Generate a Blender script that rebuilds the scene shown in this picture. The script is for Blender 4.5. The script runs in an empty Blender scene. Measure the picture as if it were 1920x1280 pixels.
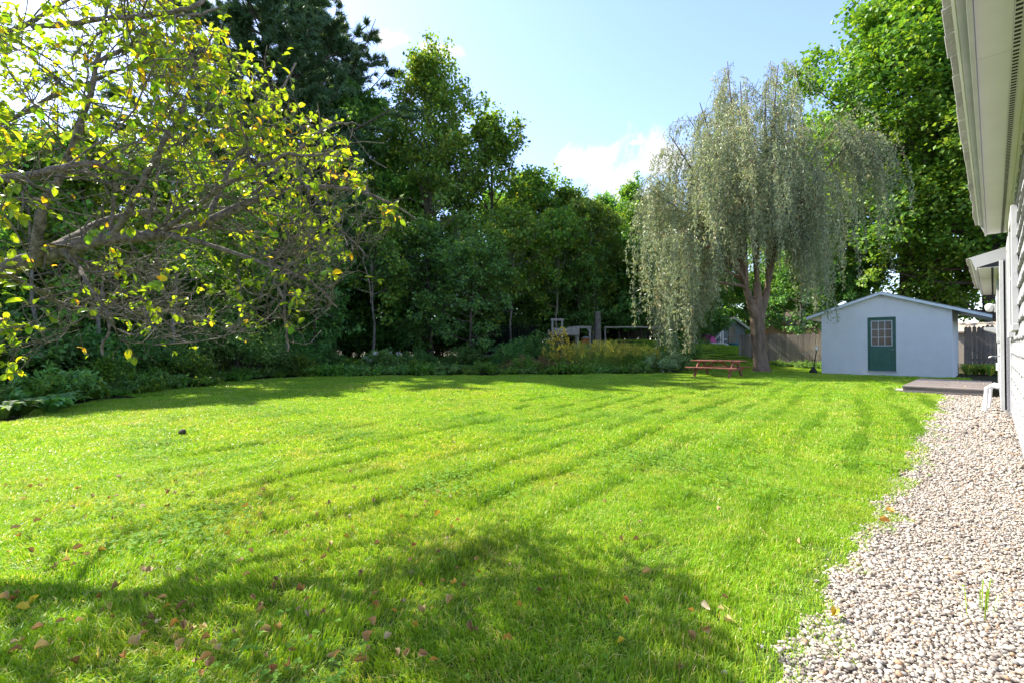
import bpy, math, random
import numpy as np
from mathutils import Vector, Matrix

# ------------------------------------------------------------------ camera, sky, sun, exposure
SC = bpy.context.scene
COL = SC.collection
YAW, FPX, HZ, CAMH = math.radians(46.6), 853.33, 650.0, 1.10
cam_d = bpy.data.cameras.new('camera'); CAM = bpy.data.objects.new('camera', cam_d); COL.objects.link(CAM)
cam_d.sensor_width = 36; cam_d.lens = 16; cam_d.clip_start = 0.05; cam_d.clip_end = 3000
CAM.location = (0, 0, CAMH)
CAM.rotation_euler = (math.radians(90) + math.atan(10 / FPX), 0, YAW)
SC.camera = CAM
SUN_AZ, SUN_EL = YAW + math.radians(56), math.radians(46)      # azimuth: to the left of +y
SUN = Vector((-math.sin(SUN_AZ) * math.cos(SUN_EL), math.cos(SUN_AZ) * math.cos(SUN_EL), math.sin(SUN_EL)))
W = bpy.data.worlds.new('World'); SC.world = W; W.use_nodes = True
sun_d = bpy.data.lights.new('sun', 'SUN'); sun_o = bpy.data.objects.new('sun', sun_d); COL.objects.link(sun_o)
sun_d.energy = 5.0; sun_d.angle = math.radians(0.55); sun_d.color = (1.0, 0.93, 0.82)
sun_o.rotation_euler = SUN.to_track_quat('Z', 'Y').to_euler(); sun_o.location = (-30, 10, 40)
SKY_STRENGTH = 0.14
vs = SC.view_settings; vs.view_transform = 'Standard'; vs.look = 'None'; vs.exposure = 1.6; vs.gamma = 1; vs.use_curve_mapping = False
cy = SC.cycles
cy.use_denoising = True; cy.max_bounces = 7; cy.diffuse_bounces = 4; cy.glossy_bounces = 2; cy.transmission_bounces = 5
cy.transparent_max_bounces = 6; cy.caustics_reflective = False; cy.caustics_refractive = False
cy.use_adaptive_sampling = True; cy.adaptive_threshold = 0.015; cy.sample_clamp_indirect = 8

cY, sY = math.cos(YAW), math.sin(YAW)
def cw(X, Z, h=0.0):                       # metres right of / ahead of the viewpoint -> world
    return (cY * X - sY * Z, sY * X + cY * Z, h)
def px(x, y, Z):                           # photo pixel at a known distance -> world
    return cw((x - 960) / FPX * Z, Z, CAMH + (HZ - y) / FPX * Z)
def gp(x, y):                              # photo pixel on the level ground -> world
    Z = FPX * CAMH / (y - HZ); return cw((x - 960) / FPX * Z, Z, 0)
def toc(P):                                # world -> X, Z
    P = np.asarray(P, float); return cY * P[..., 0] + sY * P[..., 1], -sY * P[..., 0] + cY * P[..., 1]
def hat(x, top, Z): return CAMH + (HZ - top) / FPX * Z

# world: clear sky with a few small clouds in every direction
nt = W.node_tree; N, L = nt.nodes, nt.links
sk = N.new('ShaderNodeTexSky'); sk.sky_type = 'NISHITA'; sk.sun_disc = False
sk.sun_elevation = SUN_EL; sk.sun_rotation = -SUN_AZ; sk.air_density = 1.0; sk.dust_density = 0.5; sk.ozone_density = 2.2; sk.altitude = 200
tc = N.new('ShaderNodeTexCoord')
nz = N.new('ShaderNodeTexNoise'); nz.inputs['Scale'].default_value = 13; nz.inputs['Detail'].default_value = 9; nz.inputs['Roughness'].default_value = .62; nz.inputs['Distortion'].default_value = .4
L.new(tc.outputs['Generated'], nz.inputs['Vector'])
def dirpx(x, y):
    v = Vector(px(x, y, 1.0)) - Vector((0, 0, CAMH)); v.normalize(); return v
clouds = [(dirpx(1105, 300), .075, .45), (dirpx(1165, 335), .07, .5), (dirpx(1235, 300), .09, .6), (dirpx(1195, 266), .022, .35), (dirpx(740, 72), .045, .3), (dirpx(815, 92), .05, .25), (dirpx(1160, 372), .07, .6)]
rc = random.Random(5)
for i in range(16):
    a = YAW + math.radians(75 + i * 13 + rc.uniform(-5, 5)); e = math.radians(rc.uniform(8, 38))
    clouds.append((Vector((-math.sin(a) * math.cos(e), math.cos(a) * math.cos(e), math.sin(e))), rc.uniform(.05, .13), .55))
acc = None
for d, r, flat in clouds:
    s = N.new('ShaderNodeVectorMath'); s.operation = 'SUBTRACT'; s.inputs[1].default_value = d; L.new(tc.outputs['Generated'], s.inputs[0])
    m = N.new('ShaderNodeVectorMath'); m.operation = 'MULTIPLY'; m.inputs[1].default_value = (1, 1, 1 / flat); L.new(s.outputs[0], m.inputs[0])
    ln = N.new('ShaderNodeVectorMath'); ln.operation = 'LENGTH'; L.new(m.outputs[0], ln.inputs[0])
    mr = N.new('ShaderNodeMapRange'); mr.inputs[1].default_value = 0; mr.inputs[2].default_value = r * 1.7; mr.inputs[3].default_value = 1; mr.inputs[4].default_value = 0
    L.new(ln.outputs['Value'], mr.inputs[0])
    if acc is None: acc = mr.outputs[0]
    else:
        mx = N.new('ShaderNodeMath'); mx.operation = 'MAXIMUM'; L.new(acc, mx.inputs[0]); L.new(mr.outputs[0], mx.inputs[1]); acc = mx.outputs[0]
ad = N.new('ShaderNodeMath'); ad.operation = 'MULTIPLY_ADD'; L.new(nz.outputs['Fac'], ad.inputs[0]); ad.inputs[1].default_value = 2.6; L.new(acc, ad.inputs[2])
cr = N.new('ShaderNodeMapRange'); cr.interpolation_type = 'SMOOTHSTEP'; cr.inputs[1].default_value = 1.72; cr.inputs[2].default_value = 2.2; L.new(ad.outputs[0], cr.inputs[0])
mixc = N.new('ShaderNodeMix'); mixc.data_type = 'RGBA'; L.new(cr.outputs[0], mixc.inputs[0]); L.new(sk.outputs[0], mixc.inputs[6]); mixc.inputs[7].default_value = (2.7, 2.75, 2.85, 1)
wb = N.new('ShaderNodeMix'); wb.data_type = 'RGBA'; wb.blend_type = 'MULTIPLY'; wb.inputs[0].default_value = 1; wb.inputs[7].default_value = (1.05, .98, 1.04, 1); L.new(sk.outputs[0], wb.inputs[6]); L.new(wb.outputs[2], mixc.inputs[6])
L.new(mixc.outputs[2], N['Background'].inputs[0]); N['Background'].inputs[1].default_value = SKY_STRENGTH

# ------------------------------------------------------------------ helpers: materials
def newmat(name):
    m = bpy.data.materials.new(name); m.use_nodes = True
    t = m.node_tree; return m, t.nodes, t.links, t.nodes['Principled BSDF']
def mk(name, c1, c2=None, scale=4., rough=.7, bump=0., bscale=None, spec=.3, stretch=(1, 1, 1), metal=0., detail=6, c3=None, coord='Object', rnd=0.):
    m, n, l, p = newmat(name); c2 = c2 or c1
    t = n.new('ShaderNodeTexCoord'); mp = n.new('ShaderNodeMapping'); mp.inputs['Scale'].default_value = stretch
    if coord == 'World':
        g = n.new('ShaderNodeNewGeometry'); l.new(g.outputs['Position'], mp.inputs[0])
    else: l.new(t.outputs[coord], mp.inputs[0])
    z = n.new('ShaderNodeTexNoise'); z.inputs['Scale'].default_value = scale; z.inputs['Detail'].default_value = detail; z.inputs['Roughness'].default_value = .65
    l.new(mp.outputs[0], z.inputs[0])
    r = n.new('ShaderNodeValToRGB'); e = r.color_ramp.elements
    e[0].position, e[1].position = .3, .7; e[0].color, e[1].color = (*c1, 1), (*c2, 1)
    if c3: k = e.new(.5); k.color = (*c3, 1)
    l.new(z.outputs['Fac'], r.inputs[0]); out = r.outputs[0]
    if rnd:
        oi = n.new('ShaderNodeObjectInfo'); mr = n.new('ShaderNodeMapRange'); mr.inputs[3].default_value = 1 - rnd; mr.inputs[4].default_value = 1 + rnd
        hs = n.new('ShaderNodeHueSaturation'); l.new(oi.outputs['Random'], mr.inputs[0]); l.new(mr.outputs[0], hs.inputs['Value']); l.new(out, hs.inputs['Color']); out = hs.outputs[0]
    l.new(out, p.inputs['Base Color']); p.inputs['Roughness'].default_value = rough; p.inputs['Specular IOR Level'].default_value = spec; p.inputs['Metallic'].default_value = metal
    if bump:
        z2 = n.new('ShaderNodeTexNoise'); z2.inputs['Scale'].default_value = bscale or scale * 4; z2.inputs['Detail'].default_value = 5; l.new(mp.outputs[0], z2.inputs[0])
        b = n.new('ShaderNodeBump'); b.inputs['Strength'].default_value = bump; b.inputs['Distance'].default_value = .02; l.new(z2.outputs['Fac'], b.inputs['Height']); l.new(b.outputs[0], p.inputs['Normal'])
    return m
def leafmat(name, cols, trans=.42, rough=.45, spec=.35, vary=.25, tcol=(1.35, 1.2, .5), noise=None, huev=.02, gain=1.75):
    m, n, l, p = newmat(name)
    a = n.new('ShaderNodeAttribute'); a.attribute_name = 'tint'
    r = n.new('ShaderNodeValToRGB'); e = r.color_ramp.elements
    while len(e) < len(cols): e.new(.5)
    for k, (pos, c) in enumerate(cols): e[k].position = pos; e[k].color = (*(min(.85, q * gain) for q in c), 1)
    l.new(a.outputs['Fac'], r.inputs[0]); out = r.outputs[0]
    oi = n.new('ShaderNodeObjectInfo'); hs = n.new('ShaderNodeHueSaturation')
    mr = n.new('ShaderNodeMapRange'); mr.inputs[3].default_value = 1 - vary; mr.inputs[4].default_value = 1 + vary
    mh = n.new('ShaderNodeMapRange'); mh.inputs[3].default_value = .5 - huev; mh.inputs[4].default_value = .5 + huev
    l.new(oi.outputs['Random'], mr.inputs[0]); l.new(mr.outputs[0], hs.inputs['Value']); l.new(oi.outputs['Random'], mh.inputs[0]); l.new(mh.outputs[0], hs.inputs['Hue'])
    l.new(out, hs.inputs['Color']); out = hs.outputs[0]
    if noise:
        g = n.new('ShaderNodeNewGeometry'); z = n.new('ShaderNodeTexNoise'); z.inputs['Scale'].default_value = noise[0]; z.inputs['Detail'].default_value = 4
        l.new(g.outputs['Position'], z.inputs[0]); mm = n.new('ShaderNodeMapRange'); mm.inputs[1].default_value = .35; mm.inputs[2].default_value = .65
        l.new(z.outputs['Fac'], mm.inputs[0]); x = n.new('ShaderNodeMix'); x.data_type = 'RGBA'; x.blend_type = 'MULTIPLY'
        l.new(mm.outputs[0], x.inputs[0]); l.new(out, x.inputs[6]); x.inputs[7].default_value = (*noise[1], 1); out = x.outputs[2]
        for sc_, col in noise[2:]:
            z = n.new('ShaderNodeTexNoise'); z.inputs['Scale'].default_value = sc_; z.inputs['Detail'].default_value = 3; l.new(g.outputs['Position'], z.inputs[0]); mm = n.new('ShaderNodeMapRange'); mm.inputs[1].default_value = .48; mm.inputs[2].default_value = .72
            l.new(z.outputs['Fac'], mm.inputs[0]); x = n.new('ShaderNodeMix'); x.data_type = 'RGBA'; x.blend_type = 'MULTIPLY'; l.new(mm.outputs[0], x.inputs[0]); l.new(out, x.inputs[6]); x.inputs[7].default_value = (*col, 1); out = x.outputs[2]
    l.new(out, p.inputs['Base Color']); p.inputs['Roughness'].default_value = rough; p.inputs['Specular IOR Level'].default_value = spec
    x = n.new('ShaderNodeMix'); x.data_type = 'RGBA'; x.blend_type = 'MULTIPLY'; x.inputs[0].default_value = 1; l.new(out, x.inputs[6]); x.inputs[7].default_value = (*tcol, 1)
    tr = n.new('ShaderNodeBsdfTranslucent'); l.new(x.outputs[2], tr.inputs[0])
    ms = n.new('ShaderNodeMixShader'); ms.inputs[0].default_value = trans; l.new(p.outputs[0], ms.inputs[1]); l.new(tr.outputs[0], ms.inputs[2])
    l.new(ms.outputs[0], n['Material Output'].inputs[0])
    return m

# ------------------------------------------------------------------ helpers: meshes
def mesh(name, V, F, tint=None, smooth=False):
    me = bpy.data.meshes.new(name); V = np.asarray(V, np.float32); F = [np.asarray(f, np.int32) for f in F if len(f)]
    me.vertices.add(len(V)); me.vertices.foreach_set('co', V.ravel())
    nl = sum(f.size for f in F); npo = sum(len(f) for f in F)
    me.loops.add(nl); me.polygons.add(npo)
    me.loops.foreach_set('vertex_index', np.concatenate([f.ravel() for f in F]))
    tot = np.concatenate([np.full(len(f), f.shape[1], np.int32) for f in F])
    me.polygons.foreach_set('loop_start', np.concatenate([[0], np.cumsum(tot)[:-1]]).astype(np.int32))
    me.polygons.foreach_set('use_smooth', np.full(npo, smooth))
    if tint is not None:
        at = me.attributes.new('tint', 'FLOAT', 'POINT'); at.data.foreach_set('value', np.asarray(tint, np.float32))
    me.update(calc_edges=True); return me
BOXF = np.array([[0, 3, 2, 1], [4, 5, 6, 7], [0, 1, 5, 4], [1, 2, 6, 5], [2, 3, 7, 6], [3, 0, 4, 7]])
class B:
    def __init__(s): s.V = []; s.F = {}; s.T = []; s.n = 0
    def add(s, V, F, tint=.5):
        V = np.asarray(V, float).reshape(-1, 3)
        for f in (F if isinstance(F, list) else [F]):
            f = np.asarray(f, int)
            if len(f): s.F.setdefault(f.shape[1], []).append(f + s.n)
        s.V.append(V); s.T.append(np.broadcast_to(np.asarray(tint, float), (len(V),))); s.n += len(V); return s
    def box(s, x0, x1, y0, y1, z0, z1, M=None, tint=.5):
        V = np.array([[x0, y0, z0], [x1, y0, z0], [x1, y1, z0], [x0, y1, z0], [x0, y0, z1], [x1, y0, z1], [x1, y1, z1], [x0, y1, z1]], float)
        if M is not None: V = V @ np.array(M.to_3x3()).T + np.array(M.to_translation())
        return s.add(V, BOXF, tint)
    def bar(s, p, q, w, h, up=(0, 0, 1)):
        p, q = Vector(p), Vector(q); d = q - p; y = d.normalized(); u = Vector(up)
        if abs(y.dot(u)) > .98: u = Vector((1, 0, 0))
        x = y.cross(u).normalized(); z = x.cross(y)
        M = Matrix((x, y, z)).transposed().to_4x4(); M.translation = p
        return s.box(-w / 2, w / 2, 0, d.length, -h / 2, h / 2, M)
    def tube(s, pts, rad, sides=8):
        pts = np.asarray(pts, float)[None]; rad = np.broadcast_to(np.asarray(rad, float), pts.shape[1:2])[None]
        V, F = tubes(pts, rad, sides); return s.add(V, F)
    def prism(s, poly, y0, y1):                       # polygon in x,z extruded along y
        n = len(poly); V = [(a, y0, b) for a, b in poly] + [(a, y1, b) for a, b in poly]
        i = np.arange(n); j = (i + 1) % n
        return s.add(V, [np.stack([i, j, j + n, i + n], 1), np.array([range(n - 1, -1, -1)]), np.array([range(n, 2 * n)])])
    def lathe(s, prof, sides=16, c=(0, 0, 0)):
        a = np.linspace(0, 2 * np.pi, sides, endpoint=False); R = np.array([q[0] for q in prof]); Z = np.array([q[1] for q in prof])
        V = np.stack([R[:, None] * np.cos(a), R[:, None] * np.sin(a), np.repeat(Z[:, None], sides, 1)], -1).reshape(-1, 3) + np.array(c)
        return s.add(V, gridfaces(1, len(prof), sides))
    def mesh(s, name, smooth=False):
        return mesh(name, np.concatenate(s.V), [np.concatenate(f) for f in s.F.values()], np.concatenate(s.T), smooth)
    def build(s, name, mat, parent=None, smooth=False, bevel=0.):
        o = obj(name, s.mesh(name, smooth), mat, parent)
        if bevel:
            md = o.modifiers.new('bevel', 'BEVEL'); md.width = bevel; md.segments = 2; md.limit_method = 'ANGLE'
        return o
def gridfaces(nb, n, k):
    b = np.arange(nb)[:, None, None] * n * k; i = np.arange(n - 1)[None, :, None] * k; j = np.arange(k)[None, None, :]; j2 = (j + 1) % k
    return np.stack([b + i + j, b + i + j2, b + i + k + j2, b + i + k + j], -1).reshape(-1, 4)
def unit(v): return v / np.maximum(np.linalg.norm(v, axis=-1, keepdims=True), 1e-9)
def tubes(P, R, k=5):                                  # P (b,n,3), R (b,n)
    b, n, _ = P.shape; T = unit(np.gradient(P, axis=1))
    ref = np.where(np.abs(T.mean(1)[:, 2:3]) > .8, np.array([[1., 0, 0]]), np.array([[0, 0, 1.]]))[:, None, :]
    U = unit(np.cross(T, np.broadcast_to(ref, T.shape))); Vv = np.cross(T, U)
    a = np.arange(k) / k * 2 * np.pi
    V = P[:, :, None] + R[:, :, None, None] * (U[:, :, None] * np.cos(a)[:, None] + Vv[:, :, None] * np.sin(a)[:, None])
    return V.reshape(-1, 3), gridfaces(b, n, k)
def sprout(r, P, R, k, t0, t1, a0, a1, Ln, m=5, up=0., wob=.12, rf=.55, tip=.004, order=None):
    b, n, _ = P.shape; t = np.sort(r.uniform(t0, t1, (b, k)), 1); f = t * (n - 1.0001); i = f.astype(int); w = (f - i)[..., None]
    bi = np.arange(b)[:, None]; p = P[bi, i] * (1 - w) + P[bi, i + 1] * w; T = unit(P[bi, i + 1] - P[bi, i])
    rr = (R[bi, i] * (1 - w[..., 0]) + R[bi, i + 1] * w[..., 0]) * rf
    q = unit(np.cross(T, unit(r.normal(size=T.shape)))); an = np.radians(r.uniform(a0, a1, (b, k)))[..., None]
    d = unit(T * np.cos(an) + q * np.sin(an)).reshape(-1, 3); p = p.reshape(-1, 3); rr = np.maximum(rr.reshape(-1), tip * 1.2)
    Ls = Ln(b, k, t).reshape(-1) if callable(Ln) else r.uniform(Ln[0], Ln[1], b * k)
    out = [p]
    for j in range(m - 1):
        p = p + d * (Ls / (m - 1))[:, None]; out.append(p); d = unit(d + np.array([0, 0, up]) + r.normal(size=d.shape) * wob)
    s = np.linspace(0, 1, m)[None]; return np.stack(out, 1), rr[:, None] * (1 - s) + tip * s
KITE = (np.array([[0, 0, 0], [-.5, .45, .08], [0, 1, -.06], [.5, .45, .08]]), np.array([[0, 1, 2], [0, 2, 3]]))
LONG = (np.array([[0, 0, 0], [-.5, .4, .1], [0, 1, -.1], [.5, .4, .1]]), np.array([[0, 1, 2], [0, 2, 3]]))
OVAL = (np.array([[0, 0, 0], [0, .35, -.03], [0, .72, -.06], [0, 1, -.2], [-.36, .2, .07], [-.5, .5, .09], [-.34, .8, 0], [.36, .2, .07], [.5, .5, .09], [.34, .8, 0]]),
        np.array([[0, 1, 4], [1, 5, 4], [1, 2, 5], [2, 6, 5], [2, 3, 6], [0, 7, 1], [1, 7, 8], [1, 8, 2], [2, 8, 9], [2, 9, 3]]))
LOBE = (np.array([[0, 0, 0], [-.5, .12, .06], [-.3, .35, .02], [-.62, .62, .04], [-.2, .62, 0], [0, 1, -.1], [.2, .62, 0], [.62, .62, .04], [.3, .35, .02], [.5, .12, .06]]),
        np.array([[0, 2, 1], [2, 4, 3], [4, 6, 5], [6, 8, 7], [8, 0, 9], [0, 8, 2], [2, 8, 6], [2, 6, 4]]))
def frame(ax, nm):
    y = unit(ax); x = unit(np.cross(y, nm)); return x, y, np.cross(x, y)
def leaves(P, ax, nm, ln, wd, tpl=KITE, tint=None):
    T, F = tpl; x, y, z = frame(ax, nm); N_ = len(P)
    V = P[:, None] + x[:, None] * (T[None, :, 0:1] * wd[:, None, None]) + y[:, None] * (T[None, :, 1:2] * ln[:, None, None]) + z[:, None] * (T[None, :, 2:3] * ln[:, None, None])
    F = (F[None] + (np.arange(N_) * len(T))[:, None, None]).reshape(-1, F.shape[1])
    return V.reshape(-1, 3), F, np.repeat(tint if tint is not None else np.full(N_, .5), len(T))

# ------------------------------------------------------------------ helpers: objects
def obj(name, me, mat, parent=None):
    o = bpy.data.objects.new(name, me); COL.objects.link(o)
    if mat and not me.materials: me.materials.append(mat)
    if parent: o.parent = parent
    return o
def tag(o, label, cat=None, group=None, kind=None):
    if label: o['label'] = label
    if cat: o['category'] = cat
    if group: o['group'] = group
    if kind: o['kind'] = kind
    return o
def thing(name, label, cat, loc=(0, 0, 0), rz=0., group=None):
    o = bpy.data.objects.new(name, None); COL.objects.link(o); o.empty_display_size = .2
    o.location = loc; o.rotation_euler = (0, 0, rz); return tag(o, label, cat, group)
def struct(o): o['kind'] = 'structure'; return o
def copy_tree(o, parent=None):
    c = o.copy(); COL.objects.link(c); c.parent = parent
    for ch in o.children: copy_tree(ch, c)
    return c

M = {}
M['soil'] = mk('forest_floor', (.035, .028, .016), (.10, .07, .04), 3, .95, .6, 30, spec=.1, coord='World', c3=(.05, .05, .02))
M['lawn'] = mk('lawn_soil', (.045, .085, .012), (.10, .15, .03), 1.2, .95, .5, 40, spec=.1, coord='World')
M['gravelbed'] = mk('gravel_bed', (.22, .19, .16), (.42, .38, .33), 60, .95, .7, 90, spec=.1, coord='World')
M['bark'] = mk('bark', (.045, .036, .028), (.13, .11, .09), 9, .95, .9, 25, spec=.1, stretch=(1, 1, .25))
M['barkgrey'] = mk('bark_grey', (.10, .09, .075), (.24, .22, .19), 8, .95, .8, 30, spec=.1, stretch=(1, 1, .5))
M['barkapple'] = mk('bark_apple', (.045, .038, .03), (.30, .265, .22), 26, .95, 1., 60, spec=.1)
M['barkwillow'] = mk('bark_willow', (.09, .066, .047), (.28, .205, .15), 7, .95, 1., 20, spec=.1, stretch=(1, 1, .2))
M['leaf'] = leafmat('leaf_green', [(0, (.022, .055, .010)), (.5, (.045, .10, .015)), (.9, (.085, .14, .02)), (1, (.13, .15, .02))], .44, huev=.018, gain=2.8)
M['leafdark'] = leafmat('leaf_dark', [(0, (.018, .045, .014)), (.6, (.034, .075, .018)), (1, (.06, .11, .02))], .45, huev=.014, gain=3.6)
M['leafyel'] = leafmat('leaf_turning', [(0, (.04, .095, .018)), (.55, (.075, .14, .022)), (.85, (.12, .17, .025)), (1, (.18, .18, .03))], .44, gain=2.4, huev=.004, vary=.1)
M['leafmaple'] = leafmat('leaf_maple', [(0, (.035, .09, .012)), (.55, (.07, .15, .016)), (1, (.15, .21, .022))], .42, vary=.12)
M['apple'] = leafmat('leaf_apple', [(0, (.05, .11, .012)), (.55, (.10, .17, .014)), (.82, (.17, .21, .016)), (.9, (.38, .31, .015)), (1, (.40, .25, .02))], .58, tcol=(1.5, 1.35, .4), vary=.1, rough=.38, gain=2.1)
M['willow'] = leafmat('leaf_willow', [(0, (.07, .092, .052)), (.5, (.122, .147, .085)), (.85, (.18, .19, .118)), (1, (.19, .155, .09))], .42, spec=.45, rough=.4, vary=0, tcol=(1.15, 1.1, .7), gain=2.5)
M['pine'] = leafmat('needle_pine', [(0, (.018, .045, .022)), (1, (.055, .095, .04))], .25, vary=.1, gain=2.0)
M['gold'] = leafmat('leaf_goldenrod', [(0, (.06, .11, .02)), (.55, (.13, .18, .035)), (.8, (.20, .19, .04)), (1, (.34, .27, .03))], .4, gain=2.5)
M['herb'] = leafmat('leaf_herb', [(0, (.03, .07, .018)), (.7, (.07, .13, .03)), (1, (.12, .16, .05))], .4, gain=2.6)
M['pale'] = leafmat('leaf_pale', [(0, (.08, .13, .06)), (1, (.17, .22, .12))], .35, gain=2.4)
M['petal'] = leafmat('petal_white', [(0, (.7, .7, .66)), (1, (.8, .8, .78))], .3, tcol=(1, 1, 1), vary=0, gain=1)
M['rust'] = leafmat('leaf_rust', [(0, (.07, .08, .025)), (.5, (.15, .10, .045)), (1, (.24, .12, .06))], .35)
M['grass'] = leafmat('grass_blade', [(0, (.062, .115, .010)), (.55, (.124, .215, .014)), (.88, (.185, .25, .02)), (1, (.32, .28, .11))], .42, rough=.42, spec=.4, vary=0, tcol=(1.3, 1.25, .4), noise=(.8, (.78, .88, .8), (.27, (1.18, 1.0, 1.3)), (4.5, (.68, .80, .75)), (2.2, (1.22, 1.0, 1.5))), huev=0, gain=2.25)
M['clover'] = leafmat('clover', [(0, (.07, .16, .02)), (1, (.12, .22, .03))], .35, vary=0, huev=0, spec=.1, rough=.7, gain=1.6)

# ------------------------------------------------------------------ ground
MOUND = [(5.5, 27.5, 1.05, 5.0, 3.0), (11., 29., .75, 6., 4.5), (17., 34., .9, 8., 7.)]
def gz(X, Z):
    h = 0
    for a, b, H, sx, sz in MOUND: h = h + H * np.exp(-((X - a) / sx) ** 2 - ((Z - b) / sz) ** 2)
    w = np.clip((Z - 18.5) / 4, 0, 1); far = np.clip((Z - 60) / 400, 0, 1)
    return h * w * w * (3 - 2 * w) + far * 4
def on(x, Z, dz=0.): X = (x - 960) / FPX * Z; return cw(X, Z, float(gz(X, Z)) + dz)
ax = np.concatenate([np.linspace(-900, -60, 14), np.linspace(-50, 60, 90), np.linspace(70, 900, 14)])
az = np.concatenate([np.linspace(-500, -20, 10), np.linspace(-12, 60, 70), np.linspace(70, 1200, 16)])
def sheet(name, ax, az, dz, mat, keep=None):
    XX, ZZ = np.meshgrid(ax, az); H = gz(XX, ZZ) + dz
    V = np.stack([cY * XX - sY * ZZ, sY * XX + cY * ZZ, H], -1).reshape(-1, 3); nx = len(ax)
    i, j = np.meshgrid(np.arange(len(az) - 1), np.arange(nx - 1), indexing='ij'); b = (i * nx + j).ravel()
    F = np.stack([b, b + 1, b + nx + 1, b + nx], 1)
    if keep is not None:
        c = V[F].mean(1); X, Z = toc(c); F = F[keep(X, Z)]
    return struct(obj(name, mesh(name, V, [F], None, True), mat))
sheet('ground', ax, az, -.012, M['soil'])
PATHX = lambda y: np.interp(y, [-4, 1.9, 4.9, 9, 14.4, 15], [-.45, -.47, -.53, -.62, -.74, -.74])
def in_lawn(X, Z, m=0.):
    x, y = cY * X - sY * Z, sY * X + cY * Z
    lft = np.interp(Z, [-4, 5, 7, 9, 11, 13.8, 16.2], [-6.9, -7.2, -7.6, -8.35, -8.6, -8.6, -8.2]) + .25 * np.sin(Z * 2.1) + .15 * np.sin(Z * 5.3)
    fr = np.interp(X, [-9, -6.5, 0, 5, 7, 9, 12, 16], [15.2, 16.9, 17.6, 18.4, 19.2, 22.5, 26, 27]) + .2 * np.sin(X * 2.3) + .12 * np.sin(X * 5.9)
    ok = (X > lft) & (Z < fr) & (x < PATHX(y) + m + .03 * np.sin(y * 7) + .03 * np.sin(y * 17.3)) & (y < 26.4)
    ok &= ~((x > -4.9) & (y > 22.05)) & ~((x > -1.62) & (y > 14.3) & (y < 18.6))
    return ok
lx = np.arange(-10, 22, .15); lz = np.arange(-4, 27.5, .15)
sheet('lawn', lx, lz, 0., M['lawn'], lambda X, Z: in_lawn(X, Z, .3))
def in_mound(X, Z): return (Z > 20.2 + .3 * np.sin(X * 1.7)) & (X > 1.5 + (Z - 20) * .1) & (X < 24) & (Z < 50) & ~in_lawn(X, Z) & (X / Z < .62) & (X / Z > .12)
sheet('mound', np.arange(0, 26, .4), np.arange(19, 52, .4), .004, M['lawn'], in_mound)
# far pasture beyond: the ground sheet continues to the horizon

# gravel path: bed sheet and pebbles
ys = np.linspace(-3, 14.4, 120); Lx = PATHX(ys) - .03 + .02 * np.sin(ys * 9)
V = np.concatenate([np.stack([Lx, ys, np.full_like(ys, .006)], 1), np.stack([np.full_like(ys, .26), ys, np.full_like(ys, .006)], 1)])
i = np.arange(119); struct(obj('gravel_path', mesh('gravel_path', V, [np.stack([i, i + 120, i + 121, i + 1], 1)]), M['gravelbed']))
def gravelmat():
    m, n, l, p = newmat('pebble'); a = n.new('ShaderNodeAttribute'); a.attribute_name = 'tint'
    r = n.new('ShaderNodeValToRGB'); e = r.color_ramp.elements; cols = [(0, (0.191, 0.165, 0.144)), (.2, (0.418, 0.378, 0.327)), (.45, (0.361, 0.304, 0.235)), (.6, (0.475, 0.447, 0.405)), (.72, (0.210, 0.203, 0.196)), (.8, (0.438, 0.388, 0.322)), (.92, (0.343, 0.221, 0.140)), (.97, (0.533, 0.507, 0.462))]
    r.color_ramp.interpolation = 'CONSTANT'
    while len(e) < len(cols): e.new(.5)
    for k, (q, c) in enumerate(cols): e[k].position = q; e[k].color = (*c, 1)
    l.new(a.outputs['Fac'], r.inputs[0])
    t = n.new('ShaderNodeTexCoord'); z = n.new('ShaderNodeTexNoise'); z.inputs['Scale'].default_value = 90; l.new(t.outputs['Object'], z.inputs[0])
    mr = n.new('ShaderNodeMapRange'); mr.inputs[3].default_value = .75; mr.inputs[4].default_value = 1.1; l.new(z.outputs['Fac'], mr.inputs[0])
    x = n.new('ShaderNodeMix'); x.data_type = 'RGBA'; x.blend_type = 'MULTIPLY'; x.inputs[0].default_value = 1; l.new(r.outputs[0], x.inputs[6]); l.new(mr.outputs[0], x.inputs[7])
    l.new(x.outputs[2], p.inputs['Base Color']); p.inputs['Roughness'].default_value = .75; p.inputs['Specular IOR Level'].default_value = .25; return m
M['pebble'] = gravelmat()
import bmesh
def ico(sub):
    if sub == 0: return np.array([[1., 0, 0], [0, 1, 0], [-1, 0, 0], [0, -1, 0], [0, 0, 1], [0, 0, -1]]), np.array([[0, 1, 4], [1, 2, 4], [2, 3, 4], [3, 0, 4], [1, 0, 5], [2, 1, 5], [3, 2, 5], [0, 3, 5]])
    bm = bmesh.new(); bmesh.ops.create_icosphere(bm, subdivisions=sub, radius=1); bm.verts.ensure_lookup_table()
    V = np.array([v.co[:] for v in bm.verts]); F = np.array([[v.index for v in f.verts] for f in bm.faces]); bm.free(); return V, F
r = np.random.default_rng(3)
gb = B()
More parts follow.
